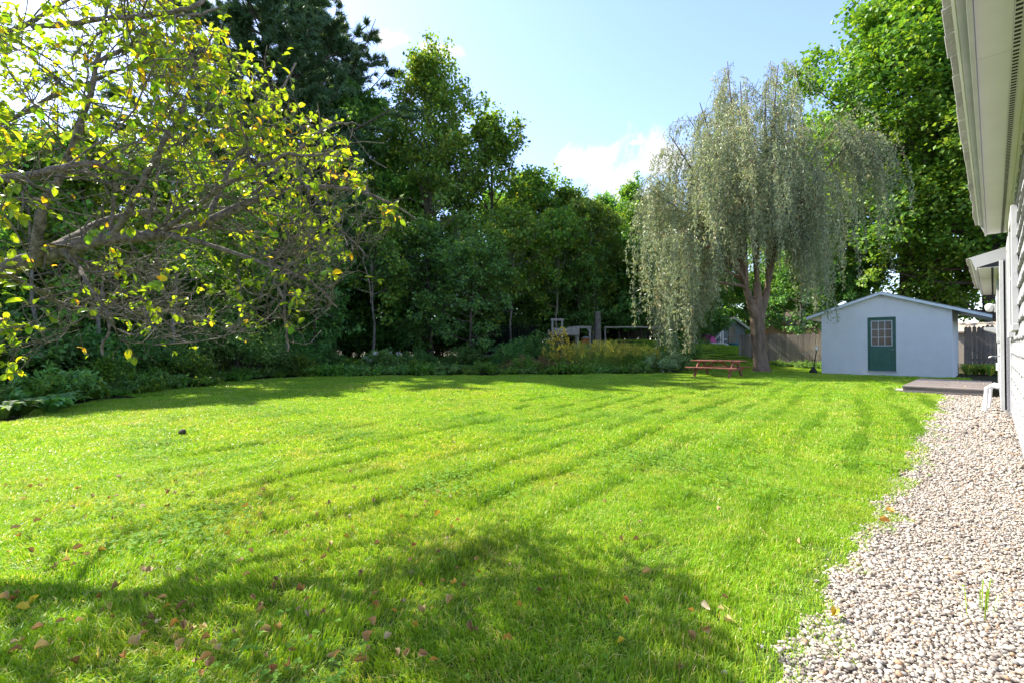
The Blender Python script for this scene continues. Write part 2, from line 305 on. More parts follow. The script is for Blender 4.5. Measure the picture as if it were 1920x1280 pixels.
for sub, y0, y1, den, sz in ((1, .9, 1.8, 15000, .0053), (1, 1.8, 3.2, 12500, .0056), (0, 3.2, 5., 11500, .0060), (0, 5., 8., 6200, .0080), (0, 8., 14.38, 2700, .0118)):
    V0, F0 = ico(sub); n = int(den * (y1 - y0) * .95)
    y = r.uniform(y0, y1, n); xl = PATHX(y) - .045 + .025 * np.sin(y * 9) + .02 * np.sin(y * 23); x = xl + (0.25 - xl) * r.uniform(0, 1, n)
    n2 = n // 300; x[:n2] = xl[:n2] - np.abs(r.normal(0, .05, n2))
    sc = sz * np.exp(r.normal(0, .32, n)); S = np.stack([sc * r.uniform(.85, 1.35, n), sc * r.uniform(.75, 1.1, n), sc * r.uniform(.45, .75, n)], 1)
    lump = V0[None] * (1 + .12 * np.sin(V0[None, :, [1, 2, 0]] * 3 + r.uniform(0, 6, (n, 1, 3)))) * S[:, None]
    a = r.uniform(0, 6.28, n); tl = r.normal(0, .3, n); c, s = np.cos(a)[:, None], np.sin(a)[:, None]; ct, st = np.cos(tl)[:, None], np.sin(tl)[:, None]
    yy, zz = lump[..., 1] * ct - lump[..., 2] * st, lump[..., 1] * st + lump[..., 2] * ct
    V = np.stack([lump[..., 0] * c - yy * s + x[:, None], lump[..., 0] * s + yy * c + y[:, None], zz + (.008 + S[:, 2] * r.uniform(.1, 1.5, n))[:, None]], -1)
    gb.add(V.reshape(-1, 3), (F0[None] + (np.arange(n) * len(V0))[:, None, None]).reshape(-1, 3), np.repeat(r.uniform(0, 1, n), len(V0)))
tag(gb.build('gravel', M['pebble'], smooth=True), 'pale rounded pebbles spread over the path along the house', 'gravel', kind='stuff')

# ------------------------------------------------------------------ scattering (grass and ground cover only)
def scatter(name, sources, P, rz, sc, vi):
    c = bpy.data.collections.new(name + '_pieces')
    for k, me in enumerate(sources):
        o = bpy.data.objects.new('%s_piece_%02d' % (name, k), me); c.objects.link(o)
    me = bpy.data.meshes.new(name); me.vertices.add(len(P)); me.vertices.foreach_set('co', np.asarray(P, np.float32).ravel())
    for nm, ty, dat in (('rz', 'FLOAT', rz), ('vi', 'INT', vi)):
        me.attributes.new(nm, ty, 'POINT').data.foreach_set('value', np.asarray(dat, np.float32 if ty == 'FLOAT' else np.int32))
    me.attributes.new('sc', 'FLOAT_VECTOR', 'POINT').data.foreach_set('vector', np.asarray(sc, np.float32).ravel())
    o = obj(name, me, None); g = bpy.data.node_groups.new(name, 'GeometryNodeTree')
    g.interface.new_socket('Geometry', in_out='INPUT', socket_type='NodeSocketGeometry'); g.interface.new_socket('Geometry', in_out='OUTPUT', socket_type='NodeSocketGeometry')
    n, l = g.nodes, g.links; gi, go = n.new('NodeGroupInput'), n.new('NodeGroupOutput')
    ci = n.new('GeometryNodeCollectionInfo'); ci.inputs['Collection'].default_value = c; ci.inputs['Separate Children'].default_value = True; ci.inputs['Reset Children'].default_value = True
    ip = n.new('GeometryNodeInstanceOnPoints'); ip.inputs['Pick Instance'].default_value = True
    def att(nm, ty):
        a = n.new('GeometryNodeInputNamedAttribute'); a.data_type = ty; a.inputs['Name'].default_value = nm; return a.outputs[0]
    cb = n.new('ShaderNodeCombineXYZ'); l.new(att('rz', 'FLOAT'), cb.inputs[2]); er = n.new('FunctionNodeEulerToRotation'); l.new(cb.outputs[0], er.inputs[0])
    l.new(gi.outputs[0], ip.inputs['Points']); l.new(ci.outputs[0], ip.inputs['Instance']); l.new(er.outputs[0], ip.inputs['Rotation'])
    l.new(att('vi', 'INT'), ip.inputs['Instance Index']); l.new(att('sc', 'FLOAT_VECTOR'), ip.inputs['Scale']); l.new(ip.outputs[0], go.inputs[0])
    o.modifiers.new('scatter', 'NODES').node_group = g; return o
BL = (np.array([[-.5, 0, 0], [.5, 0, 0], [-.4, .5, 0], [.4, .5, 0], [0, 1, 0]]), np.array([[0, 1, 3], [0, 3, 2], [2, 3, 4]]))
def grass_patch(name, seed, size, n, wd, h0, h1, dead=.11, bias=0.):
    r = np.random.default_rng(seed); p = r.uniform(-size / 2, size / 2, (n, 2)) ; cl = np.floor(p / .05); hh = r.uniform(.75, 1.2, 4096)[((cl[:, 0] * 31 + cl[:, 1] * 57).astype(int)) % 4096]
    h = r.uniform(h0, h1, n) * hh; a = r.uniform(0, 6.283, n); lean = np.abs(r.normal(0, .62, n)); d = np.stack([np.cos(a), np.sin(a)], 1)
    dv = d * lean[:, None] + np.array([0, bias]); lean = np.linalg.norm(dv, axis=1); d = dv / np.maximum(lean, 1e-6)[:, None]; a = np.where(r.uniform(0, 1, n) < .5, a, np.arctan2(d[:, 1], d[:, 0]) + 1.57)
    sd = np.stack([-np.sin(a), np.cos(a), 0 * a], 1); w = wd * r.uniform(.6, 1.3, n)
    base = np.concatenate([p, np.zeros((n, 1))], 1)
    mid = base + np.concatenate([d * (h * lean * .3)[:, None], (h * .55)[:, None]], 1)
    tip = base + np.concatenate([d * (h * lean)[:, None], (h * np.clip(1 - .35 * lean, .35, 1))[:, None]], 1)
    V = np.stack([base - sd * w[:, None] / 2, base + sd * w[:, None] / 2, mid - sd * w[:, None] * .42, mid + sd * w[:, None] * .42, tip], 1).reshape(-1, 3)
    t = np.clip(r.normal(.5, .2, n), 0, .9); t[r.uniform(0, 1, n) < dead] = 1
    F = (BL[1][None] + (np.arange(n) * 5)[:, None, None]).reshape(-1, 3)
    me = mesh(name, V, [F], np.repeat(t, 5)); me.materials.append(M['grass']); return me
def clover_patch(name, seed, size, n):
    r = np.random.default_rng(seed); q = r.normal(0, size / 4, (n, 2)); P = np.repeat(np.concatenate([q, r.uniform(.018, .05, (n, 1))], 1), 3, 0)
    a = np.repeat(r.uniform(0, 6.28, n), 3) + np.tile([0, 2.09, 4.19], n); ax_ = np.stack([np.cos(a), np.sin(a), r.normal(.1, .2, 3 * n)], 1)
    ln = np.repeat(r.uniform(.010, .017, n), 3)
    V, F, t = leaves(P, ax_, np.array([[0, 0, 1.]]) + r.normal(0, .25, (3 * n, 3)), ln, ln * 1.05, KITE, np.repeat(r.uniform(0, 1, n), 3))
    me = mesh(name, V, [F], t); me.materials.append(M['clover']); return me
src = []
for k in range(4): src.append(grass_patch('turf_fine', 10 + k, .42, 1500, .0034, .018, .052, bias=(.38, -.38)[k % 2]))
for k in range(4): src.append(grass_patch('turf_mid', 20 + k, .46, 620, .0075, .026, .058, bias=(.45, -.45)[k % 2]))
for k in range(4): src.append(grass_patch('turf_coarse', 30 + k, .56, 420, .014, .035, .075, .05, bias=(.5, -.5)[k % 2]))
for k in range(2): src.append(clover_patch('clover', 40 + k, .62, 120))
r = np.random.default_rng(11)
def lattice(x0, x1, z0, z1, s):
    XX, ZZ = np.meshgrid(np.arange(x0, x1, s), np.arange(z0, z1, s)); XX, ZZ = XX.ravel(), ZZ.ravel()
    return XX + r.uniform(-.5, .5, XX.size) * s, ZZ + r.uniform(-.5, .5, XX.size) * s
P, RZ, S, VI = [], [], [], []
for (z0, z1, s, v0, nv) in ((.2, 4.4, .22, 0, 4), (4.2, 9.7, .26, 4, 4), (9.5, 27, .36, 8, 4)):
    X, Z = lattice(-9.5, 21, z0, z1, s); k = in_lawn(X, Z) & (np.abs(X) < Z * 1.35 + 2.2) & ((cY * X - sY * Z < PATHX(sY * X + cY * Z) - .075) | (sY * X + cY * Z > 14.6))
    X, Z = X[k], Z[k]; x, y = cY * X - sY * Z, sY * X + cY * Z
    u = x * math.cos(.16) + y * math.sin(.16)                # rows left by the mower, side by side along the house
    st = np.clip(np.sin(u * 2 * np.pi / .62 + .35 * np.sin(y * .7)), -.3, 1)
    cl = .5 + .5 * np.sin(x * 1.3 + 1) * np.sin(y * .9 + .4 * x)
    wst = np.clip((x + 5.2) / 2.5, 0, 1)
    h = (.70 + .42 * st * wst + .2 * cl) * r.uniform(.85, 1.15, len(X))
    P.append(np.stack([x, y, gz(X, Z) + .001], 1)); free = r.uniform(0, 1, len(X)) > .75 * wst; RZ.append(np.where(free, r.uniform(0, 6.28, len(X)), .16 + r.normal(0, .25, len(X)))); S.append(np.stack([np.ones_like(h), np.ones_like(h), h], 1)); VI.append(v0 + 2 * r.integers(0, nv // 2, len(X)) + (np.sin(u * np.pi / .62 + .2 * np.sin(y * .7)) > 0))
for q_ in ((1618, 968), (1630, 960), (1605, 978), (1612, 955)): P.append(np.array([gp(*q_)])); RZ.append(np.array([q_[0] * .7])); S.append(np.ones((1, 3)) * .8); VI.append(np.array([q_[0] % 4]))   # thin spot at the path edge
X, Z = lattice(-5, 5, .6, 8, .42); k = in_lawn(X, Z) & (np.sin(X * 1.7 + 2) * np.sin(Z * 2.3 + X) + r.normal(0, .35, X.size) > .38); X, Z = X[k], Z[k]
P.append(np.stack([cY * X - sY * Z, sY * X + cY * Z, 0 * X + .012], 1)); RZ.append(r.uniform(0, 6.28, len(X))); S.append(np.repeat(r.uniform(.8, 1.3, (len(X), 1)), 3, 1)); VI.append(12 + r.integers(0, 2, len(X)))
cat = np.concatenate
def row_tuft(name, seed):
    me = grass_patch(name, seed, .5, 330,   .006, .05, .08, .04); co = np.zeros(len(me.vertices) * 3, np.float32); me.vertices.foreach_get('co', co); co = co.reshape(-1, 3); b = np.repeat(co.reshape(-1, 5, 3)[:, :2].mean(1), 5, 0)
    co[:, 0] -= b[:, 0] * .76; me.vertices.foreach_set('co', co.ravel()); at = me.attributes['tint']; v = np.repeat(np.random.default_rng(seed).uniform(.0, .32, len(co) // 5), 5).astype(np.float32); at.data.foreach_set('value', v); return me
src += [row_tuft('row_tuft', 70), row_tuft('row_tuft', 71)]
for u0 in np.arange(-5.4, 3.2, .54):
    t = np.arange(1.5, 24, .36); t = t + r.uniform(-.1, .1, t.size); u = u0 + .05 * np.sin(t * .9 + u0) + r.normal(0, .015, t.size); x = u * math.cos(.16) - t * math.sin(.16); y = u * math.sin(.16) + t * math.cos(.16)
    X, Z = toc(np.stack([x, y], 1)); k = in_lawn(X, Z) & (x > -7.5) & (Z < 14) & (Z > 2.2) & (r.uniform(0, 1, t.size) < np.clip((x + 7.5) / 4, .0, .95) * (.7 + .3 * np.sin(t * 1.3 + u0 * 5))); n = k.sum()
    P.append(np.stack([x[k], y[k], 0 * x[k]], 1)); RZ.append(.16 + r.normal(0, .12, n)); S.append(np.stack([np.ones(n), np.ones(n), r.uniform(.75, 1.15, n)], 1)); VI.append(14 + r.integers(0, 2, n))
tag(scatter('grass', src, cat(P), cat(RZ), cat(S), cat(VI)), 'bright green mown lawn grass with clover mixed in', 'grass', kind='stuff')
X, Z = lattice(1, 24, 19.5, 46, .5); k = in_mound(X, Z); X, Z = X[k], Z[k]
tag(scatter('rough_grass', src[8:12], np.stack([cY * X - sY * Z, sY * X + cY * Z, gz(X, Z)], 1), r.uniform(0, 6, len(X)), np.repeat(r.uniform(1, 1.9, (len(X), 1)), 3, 1), r.integers(0, 4, len(X))), 'longer grass growing over the low mound behind the flower bed', 'grass', kind='stuff')

# ------------------------------------------------------------------ house along the path
M['siding'] = mk('siding_paint', (.24, .24, .258), (.30, .30, .318), 2.2, .6, .25, 60, spec=.3, stretch=(1, .15, 1))
M['white'] = mk('white_paint', (.42, .42, .415), (.50, .50, .495), 3, .5, .1, 80, spec=.35)
M['cream'] = mk('soffit_paint', (.60, .585, .565), (.66, .645, .625), 2, .55, .08, 60)
M['vinyl'] = mk('white_vinyl', (.76, .76, .76), (.80, .80, .80), 3, .35, 0, spec=.4)
M['dark'] = mk('dark_gap', (.02, .02, .02), (.035, .035, .03), 5, .8)
M['shingle'] = mk('roof_shingle', (.34, .33, .31), (.50, .49, .47), 30, .95, .6, 120, spec=.15, rnd=.15)
M['concrete'] = mk('concrete', (.30, .29, .27), (.45, .43, .40), 5, .9, .4, 40, spec=.15)
M['glass'] = mk('window_glass', (.02, .025, .03), (.03, .035, .04), 2, .05, 0, spec=.3)
M['metal'] = mk('metal', (.35, .35, .34), (.5, .5, .48), 12, .35, 0, metal=.9)
H = thing('house', 'white shingle sided house with deep eaves beside the gravel path', 'house', (.2, 8, 0))
def hb(): return B()
ox, oy = .2, 8.0
def course(seed, y0, y1, h=.185):
    r = np.random.default_rng(seed); n = int((y1 - y0) / .045); y = np.linspace(y0, y1, n)
    wv = .011 * np.sin(y * 21 + r.uniform(0, 6)) + .008 * np.sin(y * 9.1 + r.uniform(0, 6)) + r.normal(0, .0012, n)
    kn = np.floor(y / .27 + r.uniform(0, 1)); off = r.uniform(-.006, .006, 4000)[(kn - kn.min()).astype(int)]
    bot = wv + off; z1 = np.full(n, h + .03)
    prof = [(-.004, z1), (-.034 - off * .5, bot), (0. * y, bot), (.004 + 0 * y, z1)]
    V = np.stack([np.stack([np.broadcast_to(a, n), y, b], -1) for a, b in prof], 1).reshape(-1, 3)
    i = np.arange(n - 1) * 4; F = cat([np.stack([i + a, i + (a + 1) % 4, i + 4 + (a + 1) % 4, i + 4 + a], 1) for a in range(4)])
    ends = np.array([[3, 2, 1, 0], [n * 4 - 4, n * 4 - 3, n * 4 - 2, n * 4 - 1]])
    return mesh('siding_course', V, [F, ends])
def put(me, name, mat, parent, loc):
    o = obj(name, me, mat, parent); o.location = loc; return o
# near (tall) part: wall face at x=.2, y -3..10.7 ; far (low) part: wall face at x=.1, y 10.7..17
hb().box(.02, 6, -11, 2.68, .09, 3.02).build('wall', M['siding'], H)
hb().box(.03, 6, -11, 2.69, -.1, .085).build('foundation', M['concrete'], H)
hb().box(-.08, 5, 2.72, 9., .1, 2.5).build('wall', M['siding'], H)
hb().box(-.06, 5, 2.72, 8.99, -.1, .095).build('foundation', M['concrete'], H)
cs = [course(60 + k, -11 if k < 3 else 2.82, 2.58 if k < 3 else 8.9) for k in range(6)]
for k in range(16): put(cs[k % 3], 'siding_course', M['siding'], H, (.018, 0, .08 + k * .185))
for k in range(13): put(cs[3 + k % 3], 'siding_course', M['siding'], H, (-.082, 0, .09 + k * .185))
for (x, y, z0, z1) in ((.0, 2.63, .07, 3.0), (-.105, 2.77, .08, 2.48), (-.105, 8.95, .08, 2.48)):
    hb().box(x - .02, x + .05, y - .05, y + .05, z0, z1).build('corner_board', M['white'], H, bevel=.004)
# main eave: fascia outer face at x=-.12 (world), drip edge and roof shingle strip further out
def eave(xo, xw, y0, y1, zs, slope, depth, tab):
    # all in world coordinates, then moved into the house frame
    def w(b): 
        b.V = [v - np.array([ox, oy, 0]) for v in b.V]; return b
    w(B().box(xo + .03, xo + .055, y0, y1, zs - .02, zs + .16)).build('fascia', M['white'], H, bevel=.003)
    n = max(1, round((y1 - y0) / 3.0)); st = (y1 - y0) / n
    for k in range(n):
        a, b = y0 + k * st + .002, y0 + (k + 1) * st - .002
        sp = w(B().box(xo + .058, xo + .21, a, b, zs + .002, zs + .012)).build('soffit_panel', M['cream'], H)
        w(B().box(xo + .25, xw + .0, a, b, zs + .002, zs + .012)).build('soffit_panel', M['cream'], H)
        v = w(B().box(xo + .212, xo + .248, a, b, zs + .004, zs + .010)).build('soffit_vent', M['cream'], H)
        sb = B()
        for q in np.arange(a + .02, b - .02, .05): sb.box(xo + .216, xo + .244, q, q + .022, zs + .001, zs + .0035)
        w(sb).build('vent_slots', M['dark'], v)['kind'] = 'stuff'
    w(B().box(xw - .03, xw - .003, y0, y1 - .05, zs - .10, zs)).build('frieze_board', M['cream'], H, bevel=.003)
    zr = zs + .17; T = Matrix.Rotation(-math.atan(slope), 4, 'Y')
    def slab(x0, x1, a, b, t0, t1): return w(B().box(x0, x1, a, b, t0, t1, Matrix.Translation((xo, 0, zr)) @ T))
    roof = slab(-.02, depth, y0 - .02, y1 + .02, 0, .02).build('roof', M['white'], H)
    slab(-.035, .03, y0 - .03, y1 + .03, .021, .027).build('drip_edge', M['vinyl'], roof)
    me = None; rr = random.Random(9)
    for k, a in enumerate(np.arange(y0, y1, tab)):
        j = rr.uniform(-.008, .008)
        slab(-.075 + j, .24, a + .003, min(a + tab, y1) - .003, .028, .036 + rr.uniform(0, .004)).build('shingle', M['shingle'], roof)
    slab(.2, depth, y0, y1, .028, .034).build('shingle_field', M['shingle'], roof)
    slab(-.02, depth, y1 + .02, y1 + .045, -.16, .03).build('rake_board', M['white'], roof)
    slab(-.02, depth, y0 - .045, y0 - .02, -.16, .03).build('rake_board', M['white'], roof)
eave(-.115, .2, -2.5, 10.95, 2.96, .36, 3.2, .33)
eave(-.23, .1, 11.05, 16.9, 2.42, .30, 2.8, .33)
def window(y0, y1, z0, z1, xw):
    f = B()
    for (a, b, c, d) in ((y0 - .11, y0, z0 - .02, z1 + .12), (y1, y1 + .11, z0 - .02, z1 + .12), (y0, y1, z1, z1 + .12), (y0 - .12, y1 + .12, z0 - .07, z0)):
        f.box(xw - .055, xw - .002, a - oy, b - oy, c, d)
    f.V = [v - np.array([ox, 0, 0]) for v in f.V]
    wn = f.build('window', M['white'], H, bevel=.004)
    for (c, d) in ((z0, (z0 + z1) / 2 - .02), ((z0 + z1) / 2 + .02, z1)):
        B().box(xw - .03 - ox, xw - .022 - ox, y0 - oy, y1 - oy, c, d).build('pane', M['glass'], wn)
    B().box(xw - .04 - ox, xw - .02 - ox, y0 - oy, y1 - oy, (z0 + z1) / 2 - .02, (z0 + z1) / 2 + .02).build('meeting_rail', M['white'], wn)
window(7.6, 8.5, 1.35, 2.55, .2); window(9.4, 10.0, 1.3, 2.5, .2); window(12.2, 13.1, 1.25, 2.2, .1)
def wh(b): b.V = [v - np.array([ox, oy, 0]) for v in b.V]; return b
for (y, x) in ((11.25, -.06), (11.75, -.02)):
    wh(B().tube([(.08, y, .42), (x + .03, y, .44), (x - .02, y, .40), (x - .035, y, .2), (x - .05, y - .06, .015)], .032, 12)).build('drain_pipe', M['vinyl'], H, True)
lm = wh(B().box(.02, .08, 15.9, 16.05, 1.92, 2.12)).build('wall_lamp', M['white'], H, bevel=.01)
wh(B().lathe([(.0, -.10), (.06, -.09), (.085, -.02), (.085, .05), (.05, .09), (0, .1)], 14, (-.05, 15.97, 2.04))).build('lamp_globe', M['vinyl'], lm, True)
wh(B().prism([(-.14, 1.52), (.08, 1.52), (.08, 1.36), (.02, 1.40), (-.14, 1.47)], 14.4, 15.1)).build('meter_shelf', M['white'], H, bevel=.004)
sg = wh(B().tube([(.09, 12.4, .93), (-.02, 12.4, .93), (-.06, 12.4, .90)], .012, 8)).build('spigot', M['metal'], H, True)
wh(B().lathe([(.0, .0), (.03, .0), (.03, .012), (0, .012)], 10, (-.02, 12.4, .965))).build('tap_handle', M['dark'], sg)
wh(B().box(.06, .085, 13.3, 13.4, .75, 1.15)).build('cable_box', M['vinyl'], H, bevel=.004)
wh(B().box(.04, .085, 15.6, 15.8, .55, .72)).build('outlet_box', M['vinyl'], H, bevel=.004)

# ------------------------------------------------------------------ low deck step beside the house
M['deck'] = mk('deck_stain', (.12, .10, .092), (.21, .185, .17), 6, .75, .35, 40, spec=.25, stretch=(.15, 1, 1), rnd=.15)
D = thing('deck_platform', 'low brown plank platform at the end of the gravel path', 'deck', (-.75, 16.4, 0))
pl = B().box(-.78, .72, -.07, .07, -.014, .014).mesh('plank')
for k in range(26): put(pl, 'plank', M['deck'], D, (0, -1.86 + k * .148, .15))
B().box(-.76, .72, -1.915, -1.885, 0, .134).build('front_rim', M['deck'], D, bevel=.004)
B().box(-.775, -.745, -1.88, 1.92, 0, .134).build('side_rim', M['deck'], D, bevel=.004)
B().box(-.70, .70, 1.89, 1.92, 0, .134).build('rear_rim', M['deck'], D, bevel=.004)
pad = B().box(-.3, .3, -.5, .5, -.02, .018).build('concrete_pad', M['concrete'], bevel=.01); pad.location = (-1.86, 15.6, 0)
tag(pad, 'small flat concrete slab in the grass beside the plank platform', 'slab')

# ------------------------------------------------------------------ garden shed
M['stucco'] = mk('pale_blue_stucco', (.56, .57, .56), (.62, .63, .62), 2.5, .85, .35, 70, spec=.15)
M['shedtrim'] = mk('grey_trim', (.52, .58, .60), (.60, .65, .67), 4, .6, .1)
M['greenpaint'] = mk('green_door_paint', (.006, .075, .052), (.012, .10, .07), 5, .4, .1, 60, spec=.4)
M['shedroof'] = mk('shed_roofing', (.20, .21, .21), (.30, .31, .31), 8, .9, .4, 80)
S = thing('garden_shed', 'pale blue stucco garden shed with green nine-pane door', 'shed', (-2.915, 22.1, 0))
hw = 1.935; wh_ = 2.42; rh = 3.10
def wallpoly(b, y0, y1): return b.prism([(-hw, -.1), (hw, -.1), (hw, wh_), (0, rh), (-hw, wh_)], y0, y1)
fw = B()                                             # front wall built round the door opening
d0, d1, dz0, dz1 = -.43, .42, .16, 2.22
zt = lambda x: wh_ + (rh - wh_) * (1 - abs(x) / hw)
fw.prism([(-hw, -.1), (d0, -.1), (d0, zt(d0)), (-hw, wh_)], 0, .16).prism([(d1, -.1), (hw, -.1), (hw, wh_), (d1, zt(d1))], 0, .16)
fw.prism([(d0, dz1), (d1, dz1), (d1, zt(d1)), (0, rh), (d0, zt(d0))], 0, .16).box(d0, d1, 0, .16, -.1, dz0)
fw.build('front_wall', M['stucco'], S)
B().box(-hw, -hw + .15, .161, 3.84, -.1, wh_).build('side_wall', M['stucco'], S); B().box(hw - .15, hw, .161, 3.84, -.1, wh_).build('side_wall', M['stucco'], S)
wallpoly(B(), 3.841, 4.0).build('rear_wall', M['stucco'], S)
sl = (rh - wh_) / hw
for sgn, ov in ((-1, .50), (1, .95)):
    xe = sgn * (hw + ov); ze = wh_ - sl * ov
    B().prism([(0, rh + .012), (xe, ze + .012), (xe, ze + .062), (0, rh + .062)][::sgn], -.16, 4.2).build('roof_slope', M['shedtrim'], S)
    B().prism([(0, rh + .066), (xe + sgn * .02, ze + .066), (xe + sgn * .02, ze + .085), (0, rh + .085)][::sgn], -.19, 4.22).build('roofing_sheet', M['shedroof'], S)
    B().prism([(0, rh - .03), (xe, ze - .03), (xe, ze + .064), (0, rh + .064)][::sgn], -.185, -.163).build('rake_board', M['shedtrim'], S)
    B().prism([(xe, ze - .02), (xe + sgn * .018, ze - .02), (xe + sgn * .018, ze + .064), (xe, ze + .064)][::sgn], -.16, 4.2).build('eave_board', M['shedtrim'], S)
dr = B().box(d0 + .045, d1 - .045, .05, .09, dz0 + .035, dz1 - .045).build('door', M['greenpaint'], S, bevel=.004)
fr = B().box(d0 + .001, d0 + .043, .015, .13, dz0 + .035, dz1 - .001).box(d1 - .043, d1 - .001, .015, .13, dz0 + .035, dz1 - .001).box(d0 + .044, d1 - .044, .015, .13, dz1 - .043, dz1 - .001)
fr.build('door_frame', M['greenpaint'], S, bevel=.003)
B().box(d0 - .02, d1 + .02, -.05, .13, dz0 + .001, dz0 + .033).build('threshold', M['concrete'], S, bevel=.004)
gx0, gx1, gz0, gz1 = d0 + .135, d1 - .135, 1.16, 2.06
g = B().box(gx0 - .03, gx0, .03, .051, gz0 - .03, gz1 + .03).box(gx1, gx1 + .03, .03, .051, gz0 - .03, gz1 + .03).box(gx0, gx1, .03, .051, gz0 - .03, gz0).box(gx0, gx1, .03, .051, gz1, gz1 + .03)
g.build('glazing_frame', M['white'], dr, bevel=.003)
pw, ph = (gx1 - gx0) / 3, (gz1 - gz0) / 3
for a in (1, 2): B().box(gx0 + a * pw - .011, gx0 + a * pw + .011, .034, .049, gz0, gz1).build('muntin', M['white'], dr)
for a in (1, 2): B().box(gx0, gx1, .036, .0488, gz0 + a * ph - .011, gz0 + a * ph + .011).build('muntin', M['white'], dr)
for a in range(3):
    for b in range(3): B().box(gx0 + a * pw + .011, gx0 + (a + 1) * pw - .011, .042, .048, gz0 + b * ph + .011, gz0 + (b + 1) * ph - .011).build('pane', M['glass'], dr)
for a in (-1, 1):
    c = (gx0 + gx1) / 2 + a * .16
    B().box(c - .12, c + .12, .040, .0495, .44, .96).box(c - .09, c + .09, .033, .0399, .47, .93).build('door_panel', M['greenpaint'], dr, bevel=.006)
kx = d1 - .095
B().tube([(kx, .05, .98), (kx, .01, .98)], .014, 10).lathe([(0, -.03), (.022, -.025), (.03, 0), (.022, .025), (0, .03)], 12, (kx, -.005, .98)).build('door_knob', M['metal'], dr, True)
B().tube([(kx, .05, 1.16), (kx, .025, 1.16)], .026, 12).build('deadbolt', M['metal'], dr, True)
B().lathe([(0, 0), (.03, 0), (.045, -.05), (0, -.06)], 12, (0, -.05, rh - .06)).build('gable_lamp', M['white'], S, True)

# ------------------------------------------------------------------ stockade fence
M['oldwood'] = mk('weathered_wood', (.13, .11, .09), (.28, .25, .215), 7, .9, .5, 30, spec=.1, stretch=(1, 1, .12), rnd=.22)
def picket(h): return B().prism([(-.062, 0), (.062, 0), (.062, h - .07), (0, h), (-.062, h - .07)], -.011, .011).mesh('picket')
pk = [picket(1.78), picket(1.75), picket(1.81)]
def fence(label, x0, x1, y, z0):
    f = thing('stockade_fence', label, 'fence', (x0, y, z0)); rr = random.Random(x0)
    n = int((x1 - x0) / .13)
    for k in range(n):
        o = put(pk[rr.randrange(3)], 'picket', M['oldwood'], f, (k * .13 + .06, rr.uniform(-.004, .004), rr.uniform(-.02, .02))); o.rotation_euler = (0, rr.uniform(-.012, .012), 0)
    for z in (.35, 1.35): B().box(0, x1 - x0, .02, .06, z, z + .09).build('rail', M['oldwood'], f)
    for k in range(int((x1 - x0) / 2.4) + 1): B().box(k * 2.4 + .05, k * 2.4 + .14, .065, .155, -.3, 1.6).build('post', M['oldwood'], f)
fence('weathered brown picket stockade fence behind the willow', -9.7, -4.95, 26.5, 0.)
fence('grey weathered stockade fence between the shed and the house', -.85, 4.3, 26.9, .18)

# ------------------------------------------------------------------ picnic table
M['redwood'] = mk('red_stained_wood', (.20, .07, .046), (.34, .13, .092), 6, .75, .35, 40, spec=.25, stretch=(.2, 1, 1), rnd=.18)
T_ = thing('picnic_table', 'red stained wooden picnic table with attached benches near the willow', 'picnic table', (-6.92, 16.9, 0), .06); T_.scale = (1.03, 1.03, .82)
for k in range(5): B().box(-.85, .85, -.365 + k * .147, -.225 + k * .147, .71, .748).build('tabletop_plank', M['redwood'], T_, bevel=.004)
for sgn in (-1, 1):
    for k in range(2): B().box(-.85, .85, *sorted((sgn * (.55 + k * .147), sgn * (.55 + k * .147 + .14))), .42, .458).build('bench_plank', M['redwood'], T_, bevel=.004)
for x in (-.58, .58):
    for sgn in (-1, 1): B().bar((x, sgn * .20, .705), (x, sgn * .70, .0), .04, .13, (0, 1, 0)).build('leg', M['redwood'], T_, bevel=.003)
    B().box(x + .022, x + .06, -.83, .83, .33, .419).build('bench_support', M['redwood'], T_, bevel=.003)
    B().box(x + .022, x + .06, -.34, .34, .62, .709).build('top_support', M['redwood'], T_, bevel=.003)
B().bar((-.53, 0, .36), (-.05, 0, .70), .04, .08).build('brace', M['redwood'], T_); B().bar((.53, 0, .36), (.05, 0, .70), .04, .08).build('brace', M['redwood'], T_)

